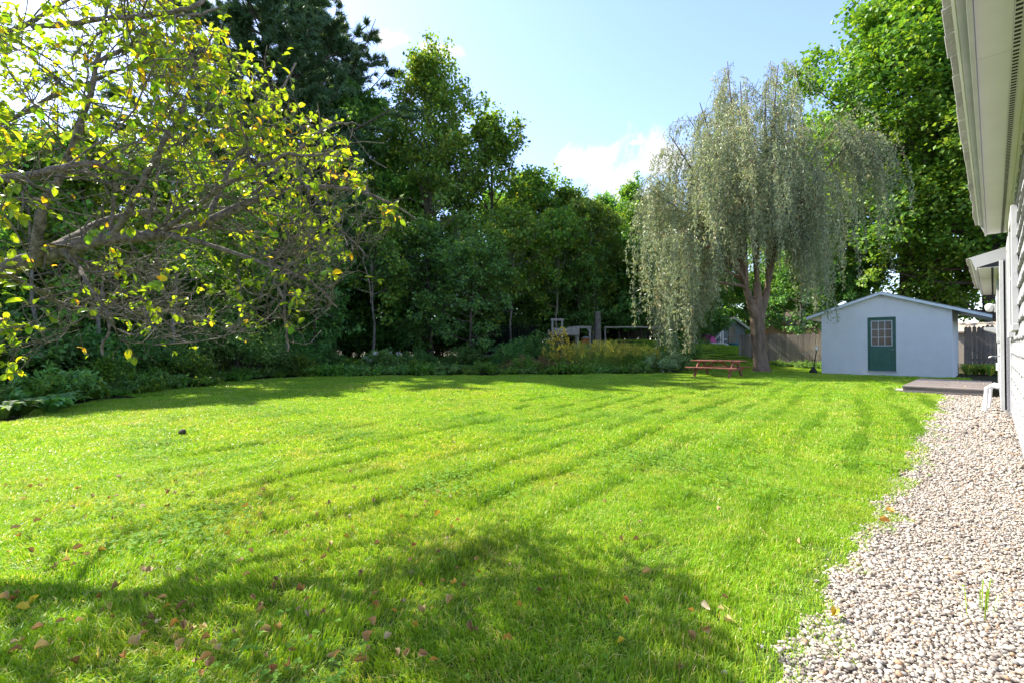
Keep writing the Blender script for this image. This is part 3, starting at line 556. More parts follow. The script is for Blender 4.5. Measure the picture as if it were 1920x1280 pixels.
# ------------------------------------------------------------------ trees
def broadleaf(seed, H, R, base, nprim, nleaf, lsz, tr, k2=7, k3=5, prof=None, elev=(12, 62), tpl=KITE, scat=.16, wd=.7, tmean=.5, kink=.10, dz=0.):
    r = np.random.default_rng(seed); z = np.linspace(0, .93 * H, 14)
    w = np.cumsum(r.normal(0, kink * H / 14 * .45, (14, 2)), 0); w -= w[0]
    tk = np.concatenate([w, z[:, None]], 1)[None]; rad = (tr * (1 - z / H) ** .85 + tr * .5 * np.exp(-z / (.03 * H)) + .01)[None]
    prof = prof or (lambda u: np.sin(np.pi * (u * .80 + .16)) ** .8)
    u = np.sort(r.uniform(0, 1, nprim) ** .85); t = base + (1 - base) * u * .98; f = t * 12.999; i = f.astype(int); ww = (f - i)[:, None]
    p = tk[0][i] * (1 - ww) + tk[0][np.minimum(i + 1, 13)] * ww; rr = np.interp(f, np.arange(14), rad[0]) * .55
    a = np.arange(nprim) * 2.4 + r.normal(0, .5, nprim); el = np.radians(elev[0] + (elev[1] - elev[0]) * u + r.normal(0, 9, nprim))
    d = np.stack([np.cos(a) * np.cos(el), np.sin(a) * np.cos(el), np.sin(el)], 1); Ln = R * prof(u) * r.uniform(.72, 1.22, nprim)
    pts = [p]
    for j in range(6):
        p = p + d * (Ln / 6)[:, None]; pts.append(p); d = unit(d + np.array([0, 0, .07]) + r.normal(0, .11, d.shape))
    P1 = np.stack(pts, 1); s = np.linspace(0, 1, 7)[None]; R1 = np.maximum(rr[:, None] * (1 - s * .85), .008)
    P2, R2 = sprout(r, P1, R1, k2, .2, 1., 25, 65, lambda b, k, t: (Ln[:, None] * (.22 + .28 * (1 - t)) * r.uniform(.7, 1.3, (b, k)) + .25), 5, .06, .16, .5, .006)
    P3, R3 = sprout(r, P2, R2, k3, .15, 1., 25, 70, (.045 * R + .12, .11 * R + .25), 4, .02, .2, .5, .005)
    wood = B().add(*tubes(tk, rad, 10)).add(*tubes(P1, R1, 6)).add(*tubes(P2, R2, 4)).add(*tubes(P3, R3, 3))
    allb = P3; nb = len(allb); bi = r.integers(0, nb, nleaf); tt = r.uniform(.15, 1., nleaf) * 2.999; ii = tt.astype(int); fr = (tt - ii)[:, None]
    q = allb[bi, ii] * (1 - fr) + allb[bi, ii + 1] * fr + r.normal(0, scat, (nleaf, 3)) * np.array([1, 1, .75])
    c = np.array([0, 0, H * .5]); out = unit((q - c) * np.array([1, 1, .5]))
    axd = unit(out * .6 + r.normal(0, .6, (nleaf, 3)) + np.array([0, 0, -.35])); nm = unit(r.normal(0, .55, (nleaf, 3)) + np.array([0, 0, 1.]) + out * .35)
    ln = lsz * r.uniform(.65, 1.35, nleaf); ct = r.normal(0, .16, nb)[bi]
    V, F, tn = leaves(q, axd, nm, ln, ln * wd, tpl, np.clip(r.normal(tmean, .2, nleaf) + ct, 0, 1))
    return wood.mesh('trunk', True), mesh('crown', V, [F], tn)
def conifer(seed, H, R, base, nwh, per, tuft, ntuft, tr, prof, droop=.0, plate=.12):
    r = np.random.default_rng(seed); z = np.linspace(0, H, 12); tk = np.stack([.004 * H * np.sin(z * .5), .004 * H * np.cos(z * .4), z], 1)[None]; rad = (tr * (1 - z / H) ** .9 + .02)[None]
    u = np.repeat(np.linspace(0, .985, nwh), per) + r.normal(0, .008, nwh * per); u = np.clip(u, 0, .99); n = len(u)
    a = np.tile(np.arange(per) * 6.283 / per, nwh) + np.repeat(r.uniform(0, 6.28, nwh), per) + r.normal(0, .2, n)
    zz = H * (base + (1 - base) * u); p = np.stack([0 * zz, 0 * zz, zz], 1); el = np.radians(5 + 35 * u ** 2 + r.normal(0, 7, n) - droop * 25 * (1 - u))
    d = np.stack([np.cos(a) * np.cos(el), np.sin(a) * np.cos(el), np.sin(el)], 1); Ln = R * prof(u) * r.uniform(.6, 1.15, n); pts = [p]
    for j in range(6): p = p + d * (Ln / 6)[:, None]; pts.append(p); d = unit(d + np.array([0, 0, .05 - droop * .09]) + r.normal(0, .05, d.shape))
    P1 = np.stack(pts, 1); s = np.linspace(0, 1, 7)[None]; R1 = (.012 + .012 * Ln)[:, None] * (1 - s * .85)
    P2, R2 = sprout(r, P1, R1, 9, .25, 1., 35, 60, lambda b, k, t: (Ln[:, None] * (.12 + .22 * (1 - t)) + .18) * r.uniform(.7, 1.2, (b, k)), 4, .02, .1, .5, .005)
    P2[..., 2] = P2[:, :1, 2] + (P2[..., 2] - P2[:, :1, 2]) * .35
    wood = B().add(*tubes(tk, rad, 9)).add(*tubes(P1, R1, 5)).add(*tubes(P2, R2, 3))
    nb = len(P2); bi = r.integers(0, nb, ntuft); tt = r.uniform(.1, 1, ntuft) * 2.999; ii = tt.astype(int); f = (tt - ii)[:, None]
    q = P2[bi, ii] * (1 - f) + P2[bi, ii + 1] * f + r.normal(0, .06, (ntuft, 3)) * np.array([1, 1, plate * 5]); dr = unit(P2[bi, ii + 1] - P2[bi, ii])
    k = 7; Q = np.repeat(q, k, 0); ax_ = unit(np.repeat(dr, k, 0) * .7 + r.normal(0, .55, (ntuft * k, 3)) + np.array([0, 0, .25 - droop * .5])); nm = r.normal(0, 1, (ntuft * k, 3))
    ln = tuft * r.uniform(.7, 1.25, ntuft * k)
    T3 = (np.array([[-.5, 0, 0], [.5, 0, 0], [0, 1, 0]]), np.array([[0, 1, 2]]))
    V, F, tn = leaves(Q, ax_, nm, ln, ln * .16, T3, np.repeat(np.clip(r.normal(.45, .25, ntuft), 0, 1), k))
    return wood.mesh('trunk', True), mesh('crown', V, [F], tn)
def shrub(seed, H, R, nst, nleaf, lsz, wd=.55, spread=.5, low=.15, tmean=.5, tpl=KITE, scat=.07, stem=.012):
    r = np.random.default_rng(seed); a = r.uniform(0, 6.28, nst); rr = R * np.sqrt(r.uniform(0, 1, nst)); b = np.stack([np.cos(a) * rr * .35, np.sin(a) * rr * .35, 0 * a], 1)
    tp = np.stack([np.cos(a) * rr, np.sin(a) * rr, H * r.uniform(.55, 1.05, nst) * np.sqrt(np.clip(1 - (rr / R) ** 2 * .65, .1, 1))], 1)
    s = np.linspace(0, 1, 6)[None, :, None]; P1 = b[:, None] * (1 - s) + tp[:, None] * s; P1 += np.cumsum(r.normal(0, .03 * H, P1.shape), 1) * s * .5; P1[..., 2] += (np.sin(s[..., 0] * np.pi) * .12 * H)
    R1 = stem * (1.1 - s[..., 0]) * np.ones((nst, 1)); P2, R2 = sprout(r, P1, R1, 6, .3, 1., 25, 65, (.12 * H, .35 * H), 4, .05, .2, .6, .003)
    wood = B().add(*tubes(P1, R1, 4)).add(*tubes(P2, R2, 3)); nb = len(P2); bi = r.integers(0, nb, nleaf); tt = r.uniform(0, 1, nleaf) * 2.999; ii = tt.astype(int); f = (tt - ii)[:, None]
    q = P2[bi, ii] * (1 - f) + P2[bi, ii + 1] * f + r.normal(0, scat, (nleaf, 3)); q[:, 2] = np.maximum(q[:, 2], .03)
    axd = unit(r.normal(0, .7, (nleaf, 3)) + np.array([0, 0, -.1]) + unit(q * np.array([1, 1, .3])) * .6); nm = unit(r.normal(0, .6, (nleaf, 3)) + np.array([0, 0, 1.]))
    ln = lsz * r.uniform(.6, 1.3, nleaf); V, F, tn = leaves(q, axd, nm, ln, ln * wd, tpl, np.clip(r.normal(tmean, .22, nleaf) + r.normal(0, .12, nb)[bi], 0, 1))
    return wood.mesh('stems', True), mesh('foliage', V, [F], tn)
def plant(kind, pair, mats, label, cat_, group=None, names=('trunk', 'crown')):
    t = thing(kind, label, cat_, (0, 0, 0), 0, group); obj(names[0], pair[0], mats[0], t); obj(names[1], pair[1], mats[1], t); return t
class Proto:                                           # first use places the original, later uses place copies with their own label
    def __init__(s, *a, **k): s.a, s.k, s.o = a, k, None
    def place(s, loc, rz=0., sc=1., label=None, group=None, sz=None):
        if s.o is None: o = s.o = plant(*s.a, **s.k)
        else: o = copy_tree(s.o)
        o.location = loc; o.rotation_euler = (0, 0, rz); o.scale = (sc, sc, sz or sc)
        if label: o['label'] = label
        if group: o['group'] = group
        return o
st = ('stems', 'foliage')
G = 'trees of the wood behind the lawn'
tall = Proto('broadleaf_tree', broadleaf(101, 16.5, 4.9, .18, 84, 34000, .18, .20, k2=6, k3=4, prof=lambda u: np.clip(1.05 - .80 * u, .2, 1) ** .8, elev=(8, 62), scat=.18, tmean=.5, kink=.05), (M['barkgrey'], M['leafyel']), '', 'tree')
oval = Proto('broadleaf_tree', broadleaf(102, 13, 3.7, .14, 40, 19000, .19, .16, k2=6, k3=4, elev=(8, 60), scat=.15), (M['bark'], M['leaf']), '', 'tree')
dense = Proto('broadleaf_tree', broadleaf(103, 14, 3.9, .16, 40, 19000, .20, .18, k2=6, k3=4, elev=(4, 55), scat=.16, tmean=.5), (M['bark'], M['leafdark']), '', 'tree')
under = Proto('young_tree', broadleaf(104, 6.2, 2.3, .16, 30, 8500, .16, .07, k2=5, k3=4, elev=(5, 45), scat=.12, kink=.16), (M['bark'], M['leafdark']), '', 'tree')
slim = Proto('young_tree', broadleaf(105, 8, 2.1, .35, 26, 7500, .16, .06, k2=5, k3=4, elev=(15, 60), scat=.13, kink=.14, tmean=.62), (M['barkgrey'], M['leaf']), '', 'tree')
maple = Proto('maple_tree', broadleaf(106, 22, 6.6, .14, 70, 62000, .24, .36, k2=8, k3=6, elev=(2, 58), tpl=KITE, scat=.26, wd=.9, tmean=.55), (M['bark'], M['leafmaple']), '', 'tree')
pine = Proto('pine_tree', conifer(107, 22.5, 10.2, .22, 26, 6, .38, 34000, .45, lambda u: np.clip((1 - u) ** .4 * (.78 + .3 * np.sin(u * 23)), .06, 1)), (M['bark'], M['pine']), '', 'tree')
hemlock = Proto('hemlock_tree', conifer(108, 9, 2.9, .06, 22, 7, .17, 11000, .13, lambda u: np.clip((1 - u) ** .9 + .06, .05, 1), droop=.8, plate=.06), (M['bark'], M['pine']), '', 'tree')
rt = random.Random(21)
def tr(p, x, Z, label, sc=1., top=None, H=None, g=None):
    if top is not None: sc = hat(x, top, Z) / H
    return p.place(on(x, Z, -.05), rt.uniform(0, 6.28), sc, label, g)
tr(pine, 490, 26.5, 'towering dark pine rising above the left of the wood', 1.0)
tr(tall, 800, 29.5, 'tall airy tree with yellowing top standing highest at the wood edge', top=122, H=16.5)
tr(dense, 650, 31, 'dark leafy tree between the towering pine and the tall yellowing tree', top=165, H=14)
tr(oval, 925, 31, 'rounded green tree leaning against the tall yellowing tree', top=228, H=13)
tr(slim, 1000, 32, 'slim tree with wispy top beside the rounded green tree', top=335, H=8)
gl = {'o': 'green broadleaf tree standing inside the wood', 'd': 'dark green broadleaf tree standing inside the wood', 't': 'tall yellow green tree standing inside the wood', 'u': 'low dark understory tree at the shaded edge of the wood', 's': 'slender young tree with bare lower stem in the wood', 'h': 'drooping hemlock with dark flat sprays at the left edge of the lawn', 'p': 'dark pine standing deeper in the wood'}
pp = {'o': (oval, 13), 'd': (dense, 14), 't': (tall, 16.5), 'u': (under, 6.2), 's': (slim, 8), 'h': (hemlock, 9), 'p': (pine, 22.5)}
wood = [('o', 1060, 31, 368), ('d', 1135, 33, 376), ('o', 1185, 30, 382), ('d', 1225, 34, 400), ('t', 1085, 38, 372), ('s', 1110, 27, 420), ('d', 985, 36, 330),
        ('o', 745, 30, 300), ('o', 690, 36, 330), ('t', 600, 38, 290), ('d', 820, 40, 330),
        ('o', 480, 24, 400), ('d', 380, 23, 395), ('o', 290, 26, 380), ('d', 200, 23, 400), ('o', 100, 22, 375), ('d', 10, 21, 380), ('o', -110, 21, 340), ('d', -260, 20, 330), ('o', -420, 18, 300), ('t', 340, 38, 380), ('d', 170, 38, 395), ('o', 20, 36, 390), ('d', -200, 34, 380), ('p', 600, 34, 60),
        ('d', 500, 44, 385), ('o', 920, 45, 360), ('d', 1040, 47, 385), ('o', 1160, 46, 390), ('d', 1260, 48, 400), ('o', 1330, 44, 410), ('d', 1400, 52, 400), ('o', 1480, 56, 390), ('d', 740, 50, 350), ('o', 400, 52, 395), ('o', 1290, 40, 420),
        ('u', 880, 21.5, 455), ('u', 590, 20.5, 470), ('u', 1085, 27, 500), ('u', 1160, 29, 490), ('u', 350, 16, 480), ('u', 1215, 31, 500), ('u', 810, 24, 430),
        ('u', 230, 14.5, 470), ('u', 110, 13, 460), ('u', 0, 12, 440), ('u', -140, 11.5, 420), ('s', 535, 18, 400), ('s', 700, 22.5, 380), ('s', 960, 24, 400), ('s', 1045, 25.5, 420), ('s', 430, 20, 400), ('s', 270, 18, 400), ('s', 60, 16, 380),
        ('h', 170, 15, 420), ('h', 310, 18.5, 440), ('h', 20, 14.5, 400), ('h', -150, 14, 380)]
rw = random.Random(8)
wood += [('s', 60, 11.5, 250), ('s', 190, 12.5, 260), ('s', 330, 14, 290), ('s', -80, 11, 200), ('s', -210, 10, 200), ('s', 440, 16, 350), ('s', 120, 14, 270)]
for k in range(34): wood.append(('u', -200 + k * 46 + rw.uniform(-18, 18), rw.uniform(33, 48), rw.uniform(470, 530)))
own = {('s', 535): 'thin bare stemmed young tree beside the big rounded bush', ('u', 880): 'low dark tree spreading over the trampoline', ('s', 1045): 'slender young tree rising behind the play platform', ('s', 960): 'slender young tree behind the trampoline', ('u', 1085): 'low tree between the play platform and the grey broken trunk', ('u', 1160): 'low tree behind the long pole rail', ('u', 1215): 'low tree where the pole rail meets the willow fringe', ('o', 1185): 'green tree touching the left fringe of the willow', ('d', 1135): 'dark tree rising above the grey broken trunk', ('o', 1060): 'green tree rising above the play platform', ('s', 700): 'slender young tree behind the white blossom bush', ('u', 590): 'low dark tree behind the thin bare stems', ('s', 1110): 'slender young tree above the orange feeder', ('p', 600): 'second pine standing between the dark leafy tree and the towering pine'}
wood += [('u', 1395, 50, 520), ('u', 1340, 46, 515), ('u', 1470, 54, 500), ('u', 1530, 46, 520), ('u', 1430, 57, 505)]
for c, x, Z, top in wood:
  if (c, x) in own: tr(pp[c][0], x, Z, own[(c, x)], top=top, H=pp[c][1])
  else: tr(pp[c][0], x, Z, gl[c], top=top, H=pp[c][1], g=G + ' ' + {'o': '(green)', 'd': '(dark)', 't': '(tall)', 'u': '(understory)', 's': '(slender)', 'h': '(hemlock)', 'p': '(pine)'}[c])
def trw(p, x, y, rz, sc, label): return p.place((x, y, -.05), rz, sc, label)
X0 = cw((1690 - 960) / FPX * 31, 31)
trw(maple, X0[0], X0[1], .6, 1.12, 'huge bright green maple towering behind the shed')
X0 = cw((1860 - 960) / FPX * 27, 27); trw(maple, X0[0], X0[1], 2.9, .92, 'broad green maple standing behind the fence next to the house roof')
X0 = cw((1560 - 960) / FPX * 40, 40); trw(maple, X0[0], X0[1], 4.4, .95, 'green maple half hidden behind the willow')
for x, Z, top in ((1980, 42, 150), (1780, 46, 200), (1500, 34, 480), (1600, 33, 500)): tr(oval if Z > 40 else under, x, Z, 'leafy tree in the background behind the shed and fence', top=top, H=13 if Z > 40 else 6.2, g='trees behind the shed')

# ------------------------------------------------------------------ willow
def willow():
    r = np.random.default_rng(77); Zw = 20.0; base = np.array(cw((1428 - 960) / FPX * Zw, Zw, 0))
    def q(x, y, dz=0.): return np.array(px(x, y, Zw + dz)) - base
    trunk = np.array([q(1428, 704), q(1427, 685), q(1424, 655), q(1421, 625), q(1420, 598)]); tb = B()
    nb = 8; a = np.linspace(0, 6.283, 15)[:-1]
    tb.tube(trunk, [.46, .32, .28, .28, .29], 12)
    tb.tube([q(1420, 600), q(1408, 570, -.2), q(1400, 540, -.3)], [.25, .17, .14], 8).tube([q(1421, 600), q(1434, 565, .2), q(1440, 540, .3)], [.25, .17, .14], 8).tube([q(1420, 602), q(1421, 560), q(1420, 530)], [.27, .19, .16], 8)
    tips = [(1365, 112, 0), (1352, 150, 2.2), (1440, 150, 1.), (1465, 118, -1.2), (1310, 190, -1.5), (1285, 215, 1.6), (1250, 250, -2.8), (1215, 330, 0.4), (1205, 350, -2.), (1240, 340, 3.), (1500, 160, 1.8), (1515, 230, -2.5), (1590, 225, .2), (1625, 245, -1.4), (1600, 300, 2.2), (1400, 210, -4.), (1330, 260, -4.2), (1460, 260, -4.5), (1420, 240, 4.2), (1340, 250, 4.), (1490, 280, 4.2), (1540, 330, -3.), (1270, 430, -3.4), (1230, 470, 1.), (1300, 470, 3.4), (1255, 520, -1.2), (1500, 420, -2.), (1390, 150, -1.6)]
    fork = {0: q(1400, 540, -.3), 1: q(1420, 530), 2: q(1440, 540, .3)}
    limbs = []; rads = []
    for (x, y, dz) in tips:
        x = 1415 + (x - 1415) * .96; dz *= .85; e = q(x, y, dz); s = fork[0 if x < 1370 else (1 if x < 1450 else 2)]; t = np.linspace(0, 1, 9)[:, None]
        hor = (e - s) * np.array([1, 1, 0]); p = s + hor * t ** 1.35 + np.array([0, 0, 1.]) * ((e[2] - s[2]) * t ** .8); p += np.cumsum(r.normal(0, .06, p.shape), 0) * t * (1 - t) * 2
        limbs.append(p); rads.append(np.linspace(.10, .015, 9))
    P1, R1 = np.array(limbs), np.array(rads)
    P2, R2 = sprout(r, P1, R1, 12, .3, 1., 25, 75, (.45, 1.35), 5, .03, .16, .5, .008)
    tb.add(*tubes(P1, R1, 6)).add(*tubes(P2, R2, 4))
    src_ = np.concatenate([P2.reshape(-1, 3), P1[:, 6:].reshape(-1, 3)]); ns = 3200
    s0 = src_[r.integers(0, len(src_), ns)] + r.normal(0, .12, (ns, 3))
    X, Z = toc(s0 + base); pxs = 960 + X / Z * FPX; pys = HZ - (s0[:, 2] - CAMH) / Z * FPX
    low = np.interp(pxs, [1180, 1230, 1300, 1335, 1370, 1470, 1490, 1520, 1560, 1650], [560, 640, 645, 610, 470, 450, 560, 590, 500, 480]) + r.normal(0, 30, ns)
    ok = (pys < low - 25) | (pxs < 1330) | (r.uniform(0, 1, ns) < .05); s0, low, Z, pxs = s0[ok], low[ok], Z[ok], pxs[ok]; ns = len(s0)
    zmin = CAMH + (HZ - low) / FPX * Z; Lmax = np.clip(s0[:, 2] - np.maximum(zmin, .7), .3, 12); Ls = np.minimum(r.gamma(2.6, .62, ns) + .35, Lmax)
    longer = r.uniform(0, 1, ns) < .2; Ls = np.where(longer, np.minimum(Lmax, Ls * 1.9), Ls)
    o2 = unit((s0 - np.array([trunk[-1][0], trunk[-1][1], 0])) * np.array([1, 1, 0]) + r.normal(0, .8, (ns, 3)) * np.array([1, 1, 0]))
    t = np.linspace(0, 1, 9)[None, :]; dd = t * Ls[:, None]; hz_ = r.uniform(.25, .85, (ns, 1)) * (1 - np.exp(-dd * 1.3)) + .03 * np.sin(dd * 2 + r.uniform(0, 6, (ns, 1)))
    P3 = s0[:, None] + o2[:, None] * hz_[..., None]; P3[..., 2] += .22 * np.sin(np.clip(dd * 2.2, 0, 3.14)) - dd * .97; P3[..., :2] += np.cumsum(r.normal(0, .045, (ns, 9, 2)), 1) + np.array([.10, .05]) * (t ** 2 * Ls[:, None] * .25)[..., None]
    tb.add(*tubes(P3, np.linspace(.006, .003, 9)[None] * np.ones((ns, 1)), 3))
    cnt = np.maximum(4, (Ls * 27).astype(int)); bi = np.repeat(np.arange(ns), cnt); n = len(bi); tt = r.uniform(0, 1, n) ** .9 * 7.999; ii = tt.astype(int); f = (tt - ii)[:, None]
    qq = P3[bi, ii] * (1 - f) + P3[bi, ii + 1] * f + r.normal(0, .045, (n, 3)); axd = unit(r.normal(0, .6, (n, 3)) + np.array([0, 0, -1.])); nm = r.normal(0, 1, (n, 3))
    ln = .135 * r.uniform(.6, 1.3, n); Xq, Zq = toc(qq + base); brown = np.clip((1330 - (960 + Xq / Zq * FPX)) / 140, 0, 1) * np.clip((4.8 - qq[:, 2]) / 2.5, 0, 1)
    V, F, tn = leaves(qq, axd, nm, ln, ln * .26, LONG, np.clip(r.normal(.48, .2, n) + r.normal(0, .16, ns)[bi] + .22 * brown, 0, 1))
    o = thing('willow_tree', 'weeping willow with grey green hanging strands beside the picnic table', 'tree', tuple(base))
    obj('trunk', tb.mesh('trunk', True), M['barkwillow'], o); obj('crown', mesh('crown', V, [F], tn), M['willow'], o)
willow()

# ------------------------------------------------------------------ apple tree leaning in from the left
def apple():
    r = np.random.default_rng(55); base = np.array(cw(-5.0, 2.75, 0))
    def q(x, y, Z): return np.array(px(x, y, Z * .86)) - base
    def c(X, Z, h): return np.array(cw(X, Z, h)) - base
    t = thing('apple_tree', 'old apple tree with yellowing leaves reaching in over the lawn', 'tree', tuple(base))
    def smooth(pts, n):
        pts = np.array(pts); s = np.linspace(0, len(pts) - 1, n); out = np.stack([np.interp(s, np.arange(len(pts)), pts[:, k]) for k in range(3)], 1)
        for _ in range(2): out[1:-1] = (out[:-2] + out[1:-1] * 2 + out[2:]) / 4
        return out + np.cumsum(r.normal(0, .006, out.shape), 0)
    B().tube(smooth([c(-5.0, 2.75, -.1), c(-4.97, 2.75, .5), c(-4.85, 2.8, 1.0), c(-4.65, 2.82, 1.35)], 12), np.linspace(.24, .17, 12), 14).build('trunk', M['barkapple'], t, True)
    L = [([c(-4.65, 2.82, 1.3), q(0, 512, 3.3), q(110, 465, 3.4), q(205, 437, 3.5), q(300, 437, 3.6), q(380, 412, 3.7), q(470, 365, 3.8), q(560, 340, 3.9), q(680, 350, 4.0), q(775, 410, 4.0)], .075),
         ([q(205, 437, 3.5), q(245, 360, 3.4), q(300, 250, 3.4), q(345, 150, 3.5), q(385, 50, 3.6)], .04),
         ([q(60, 490, 3.3), q(70, 380, 3.2), q(120, 250, 3.2), q(165, 120, 3.2), q(190, -60, 3.3)], .05),
         ([c(-4.6, 2.82, 1.4), c(-4.2, 3.0, 2.2), c(-3.6, 3.0, 3.0), c(-3.0, 3.2, 3.6)], .07),
         ([q(300, 437, 3.6), q(400, 455, 3.3), q(500, 485, 3.25), q(590, 520, 3.3), q(640, 575, 3.35)], .03),
         ([q(110, 465, 3.4), q(150, 530, 3.1), q(190, 590, 3.05), q(180, 660, 3.0)], .022),
         ([q(380, 412, 3.7), q(445, 300, 4.1), q(510, 200, 4.25), q(560, 120, 4.3)], .035),
         ([q(100, 465, 3.4), q(210, 410, 4.0), q(360, 385, 4.3), q(520, 400, 4.5), q(600, 450, 4.5)], .045),
         ([c(-4.6, 2.82, 1.4), c(-4., 2.4, 2.0), q(20, 330, 2.35), q(150, 300, 2.5), q(240, 330, 2.7)], .05),
         ([q(470, 365, 3.8), q(560, 270, 3.9), q(620, 220, 4.0), q(660, 230, 4.)], .025),
         ([q(300, 437, 3.6), q(420, 330, 3.2), q(520, 260, 3.1), q(600, 250, 3.1)], .03),
         ([q(165, 120, 3.2), q(300, 40, 3.3), q(420, 20, 3.5)], .02),
         ([q(0, 505, 3.3), q(100, 560, 3.9), q(220, 590, 4.3), q(320, 560, 4.6)], .03),
         ([c(-4.6, 2.82, 1.4), c(-4.9, 2.3, 2.2), c(-4.3, 1.5, 2.9), c(-3.6, 1.2, 3.2)], .06), ([c(-4.6, 2.82, 1.4), c(-4.2, 3.2, 2.3), c(-3.6, 3.5, 3.0), c(-2.8, 3.6, 3.4)], .05),
         ([c(-3.3, 3.1, 3.3), q(330, 20, 3.0), q(450, -40, 3.2)], .03), ([q(560, 340, 3.9), q(640, 420, 3.7), q(690, 480, 3.7)], .02), ([q(500, 485, 3.25), q(530, 570, 3.2), q(535, 680, 3.2)], .012)]
    def inside(p, sg=20):                                     # outline of the crown as it shows against the wood and the sky
        X, Z = toc(p + base); Zc = np.maximum(Z, .3); x = 960 + X / Zc * FPX; y = HZ - (p[:, 2] - CAMH) / Zc * FPX
        xm = np.interp(y, [-300, 0, 60, 160, 250, 350, 400, 450, 520, 600, 650, 700, 760], [300, 350, 440, 545, 625, 700, 790, 730, 650, 600, 420, 150, -200])
        return (Z < .8) | (x < xm + r.normal(0, sg, len(p))) & (Z > 1.55)
    P1 = []; R1 = []
    for pts, rad in L:
        rad *= .62 if rad < .07 else .85; n = 24; p = smooth(pts, n); P1.append(p); R1.append(np.linspace(rad, max(.006, rad * .1), n))
        B().tube(p, R1[-1] * (1 + .1 * r.normal(size=n)), 9).build('limb', M['barkapple'], t, True)
    P1, R1 = np.array(P1), np.array(R1)
    P2, R2 = sprout(r, P1, R1, 17, .2, 1., 35, 80, (.3, .85), 7, .09, .2, .36, .003)
    k = inside(P2[:, -1], 55); P2, R2 = P2[k], R2[k]
    P3, R3 = sprout(r, P2, R2, 8, .15, 1., 30, 75, (.12, .42), 5, .07, .24, .5, .0018)
    k = inside(P3[:, -1]); P3, R3 = P3[k], R3[k]
    P4, R4 = sprout(r, P3, R3, 2, .3, 1., 30, 75, (.05, .18), 4, .06, .25, .55, .0013)
    tw = B().add(*tubes(P2, R2, 5)).add(*tubes(P3, R3, 4)).add(*tubes(P4, R4, 3)); tw.build('twigs', M['barkapple'], t, True)['kind'] = 'stuff'
    nb = len(P4); tips = P4[:, -1]; X, Z = toc(tips + base); ppx = 960 + X / np.maximum(Z, .3) * FPX; ppy = HZ - (tips[:, 2] + base[2] - CAMH) / np.maximum(Z, .3) * FPX
    # leaves crowd the outer shell of the crown; the shaded inside along the old limbs is mostly bare twigs
    cen = np.array(px(230, 460, 3.5)) - base; dist = np.linalg.norm((tips - cen) * np.array([1, 1, 1.25]), axis=1)
    prob = np.clip((dist - .4) / .8, .15, 1) * np.where(ppx < 40, 1., np.interp(tips[:, 2], [1.2, 1.8, 2.2, 2.5], [.22, .27, .6, .95])); keep = r.uniform(0, 1, nb) < prob  # unseen leaves past the left view edge added to deepen the foreground shade
    idx = np.where(keep)[0]; bi = np.repeat(idx, 4); n = len(bi); f = r.uniform(.15, 1, n)[:, None] * 2.999; ii = f.astype(int)[:, 0]; fr = f - f.astype(int)
    pos = P4[bi, ii] * (1 - fr) + P4[bi, ii + 1] * fr; d = unit(P4[bi, -1] - P4[bi, 0])
    axd = unit(d * .7 + r.normal(0, .55, (n, 3)) + np.array([0, 0, -.25])); nm = unit(r.normal(0, .5, (n, 3)) + np.array([0, 0, 1.])); ln = r.uniform(.028, .058, n); wd = ln * r.uniform(.55, .68, n)
    tint = np.clip(r.normal(.5, .2, n), 0, .84); yel = r.uniform(0, 1, n) < .06; tint[yel] = r.uniform(.88, 1, yel.sum())
    X, Z = toc(pos + base); ppx = 960 + X / np.maximum(Z, .3) * FPX; ppy = HZ - (pos[:, 2] - CAMH) / np.maximum(Z, .3) * FPX
    vis = (Z > .5) & (ppx > 0) & (ppx < 1920) & (ppy > 0); key = np.where(vis, ln / np.maximum(Z, .5), 0); big = np.argsort(-key)[:300]
    rest = np.ones(n, bool); rest[big] = False
    V, F, tn = leaves(pos[rest], axd[rest], nm[rest], ln[rest], wd[rest], OVAL, tint[rest]); obj('foliage', mesh('foliage', V, [F], tn), M['apple'], t)['kind'] = 'stuff'
    vari = []
    for k in range(10):
        T = OVAL[0].copy(); T[:, 0] *= .62; T[:, 2] += .12 * np.sin(T[:, 1] * 3 + k) * (k % 3 - .6); vari.append(mesh('leaf', T, [OVAL[1]], np.full(10, [.2, .35, .45, .5, .55, .62, .7, .8, .9, .97][k])))
    x, y, z = frame(axd, nm)
    for j in big:
        o = obj('leaf', vari[min(9, int(np.searchsorted([.28, .4, .48, .53, .58, .66, .75, .86, .94], tint[j])))], M['apple'], t)
        m = Matrix((x[j] * ln[j], y[j] * ln[j], z[j] * ln[j])).transposed().to_4x4(); m.translation = pos[j]; o.matrix_local = m
apple()

# ------------------------------------------------------------------ shrubs and flower bed at the lawn edge
bush = Proto('shrub', shrub(201, 2.0, 1.5, 40, 7000, .10, .55), (M['bark'], M['herb']), '', 'shrub', names=st)
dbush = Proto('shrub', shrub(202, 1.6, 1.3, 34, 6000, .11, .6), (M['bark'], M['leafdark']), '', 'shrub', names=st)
lowb = Proto('ground_plant', shrub(207, .75, .5, 26, 1500, .10, .35, scat=.05, stem=.006), (M['bark'], M['leafmaple']), '', 'plant', names=st)
lowp = Proto('ground_plant', shrub(203, .55, .55, 30, 1700, .11, .5, scat=.04, stem=.006), (M['bark'], M['herb']), '', 'plant', names=st)
palep = Proto('pale_shrub', shrub(204, .95, .9, 44, 4200, .09, .4, scat=.05, stem=.007), (M['bark'], M['pale']), '', 'shrub', names=st)
rustp = Proto('rusty_perennial', shrub(205, .75, .85, 44, 3600, .08, .4, scat=.05, stem=.006), (M['bark'], M['rust']), '', 'plant', names=st)
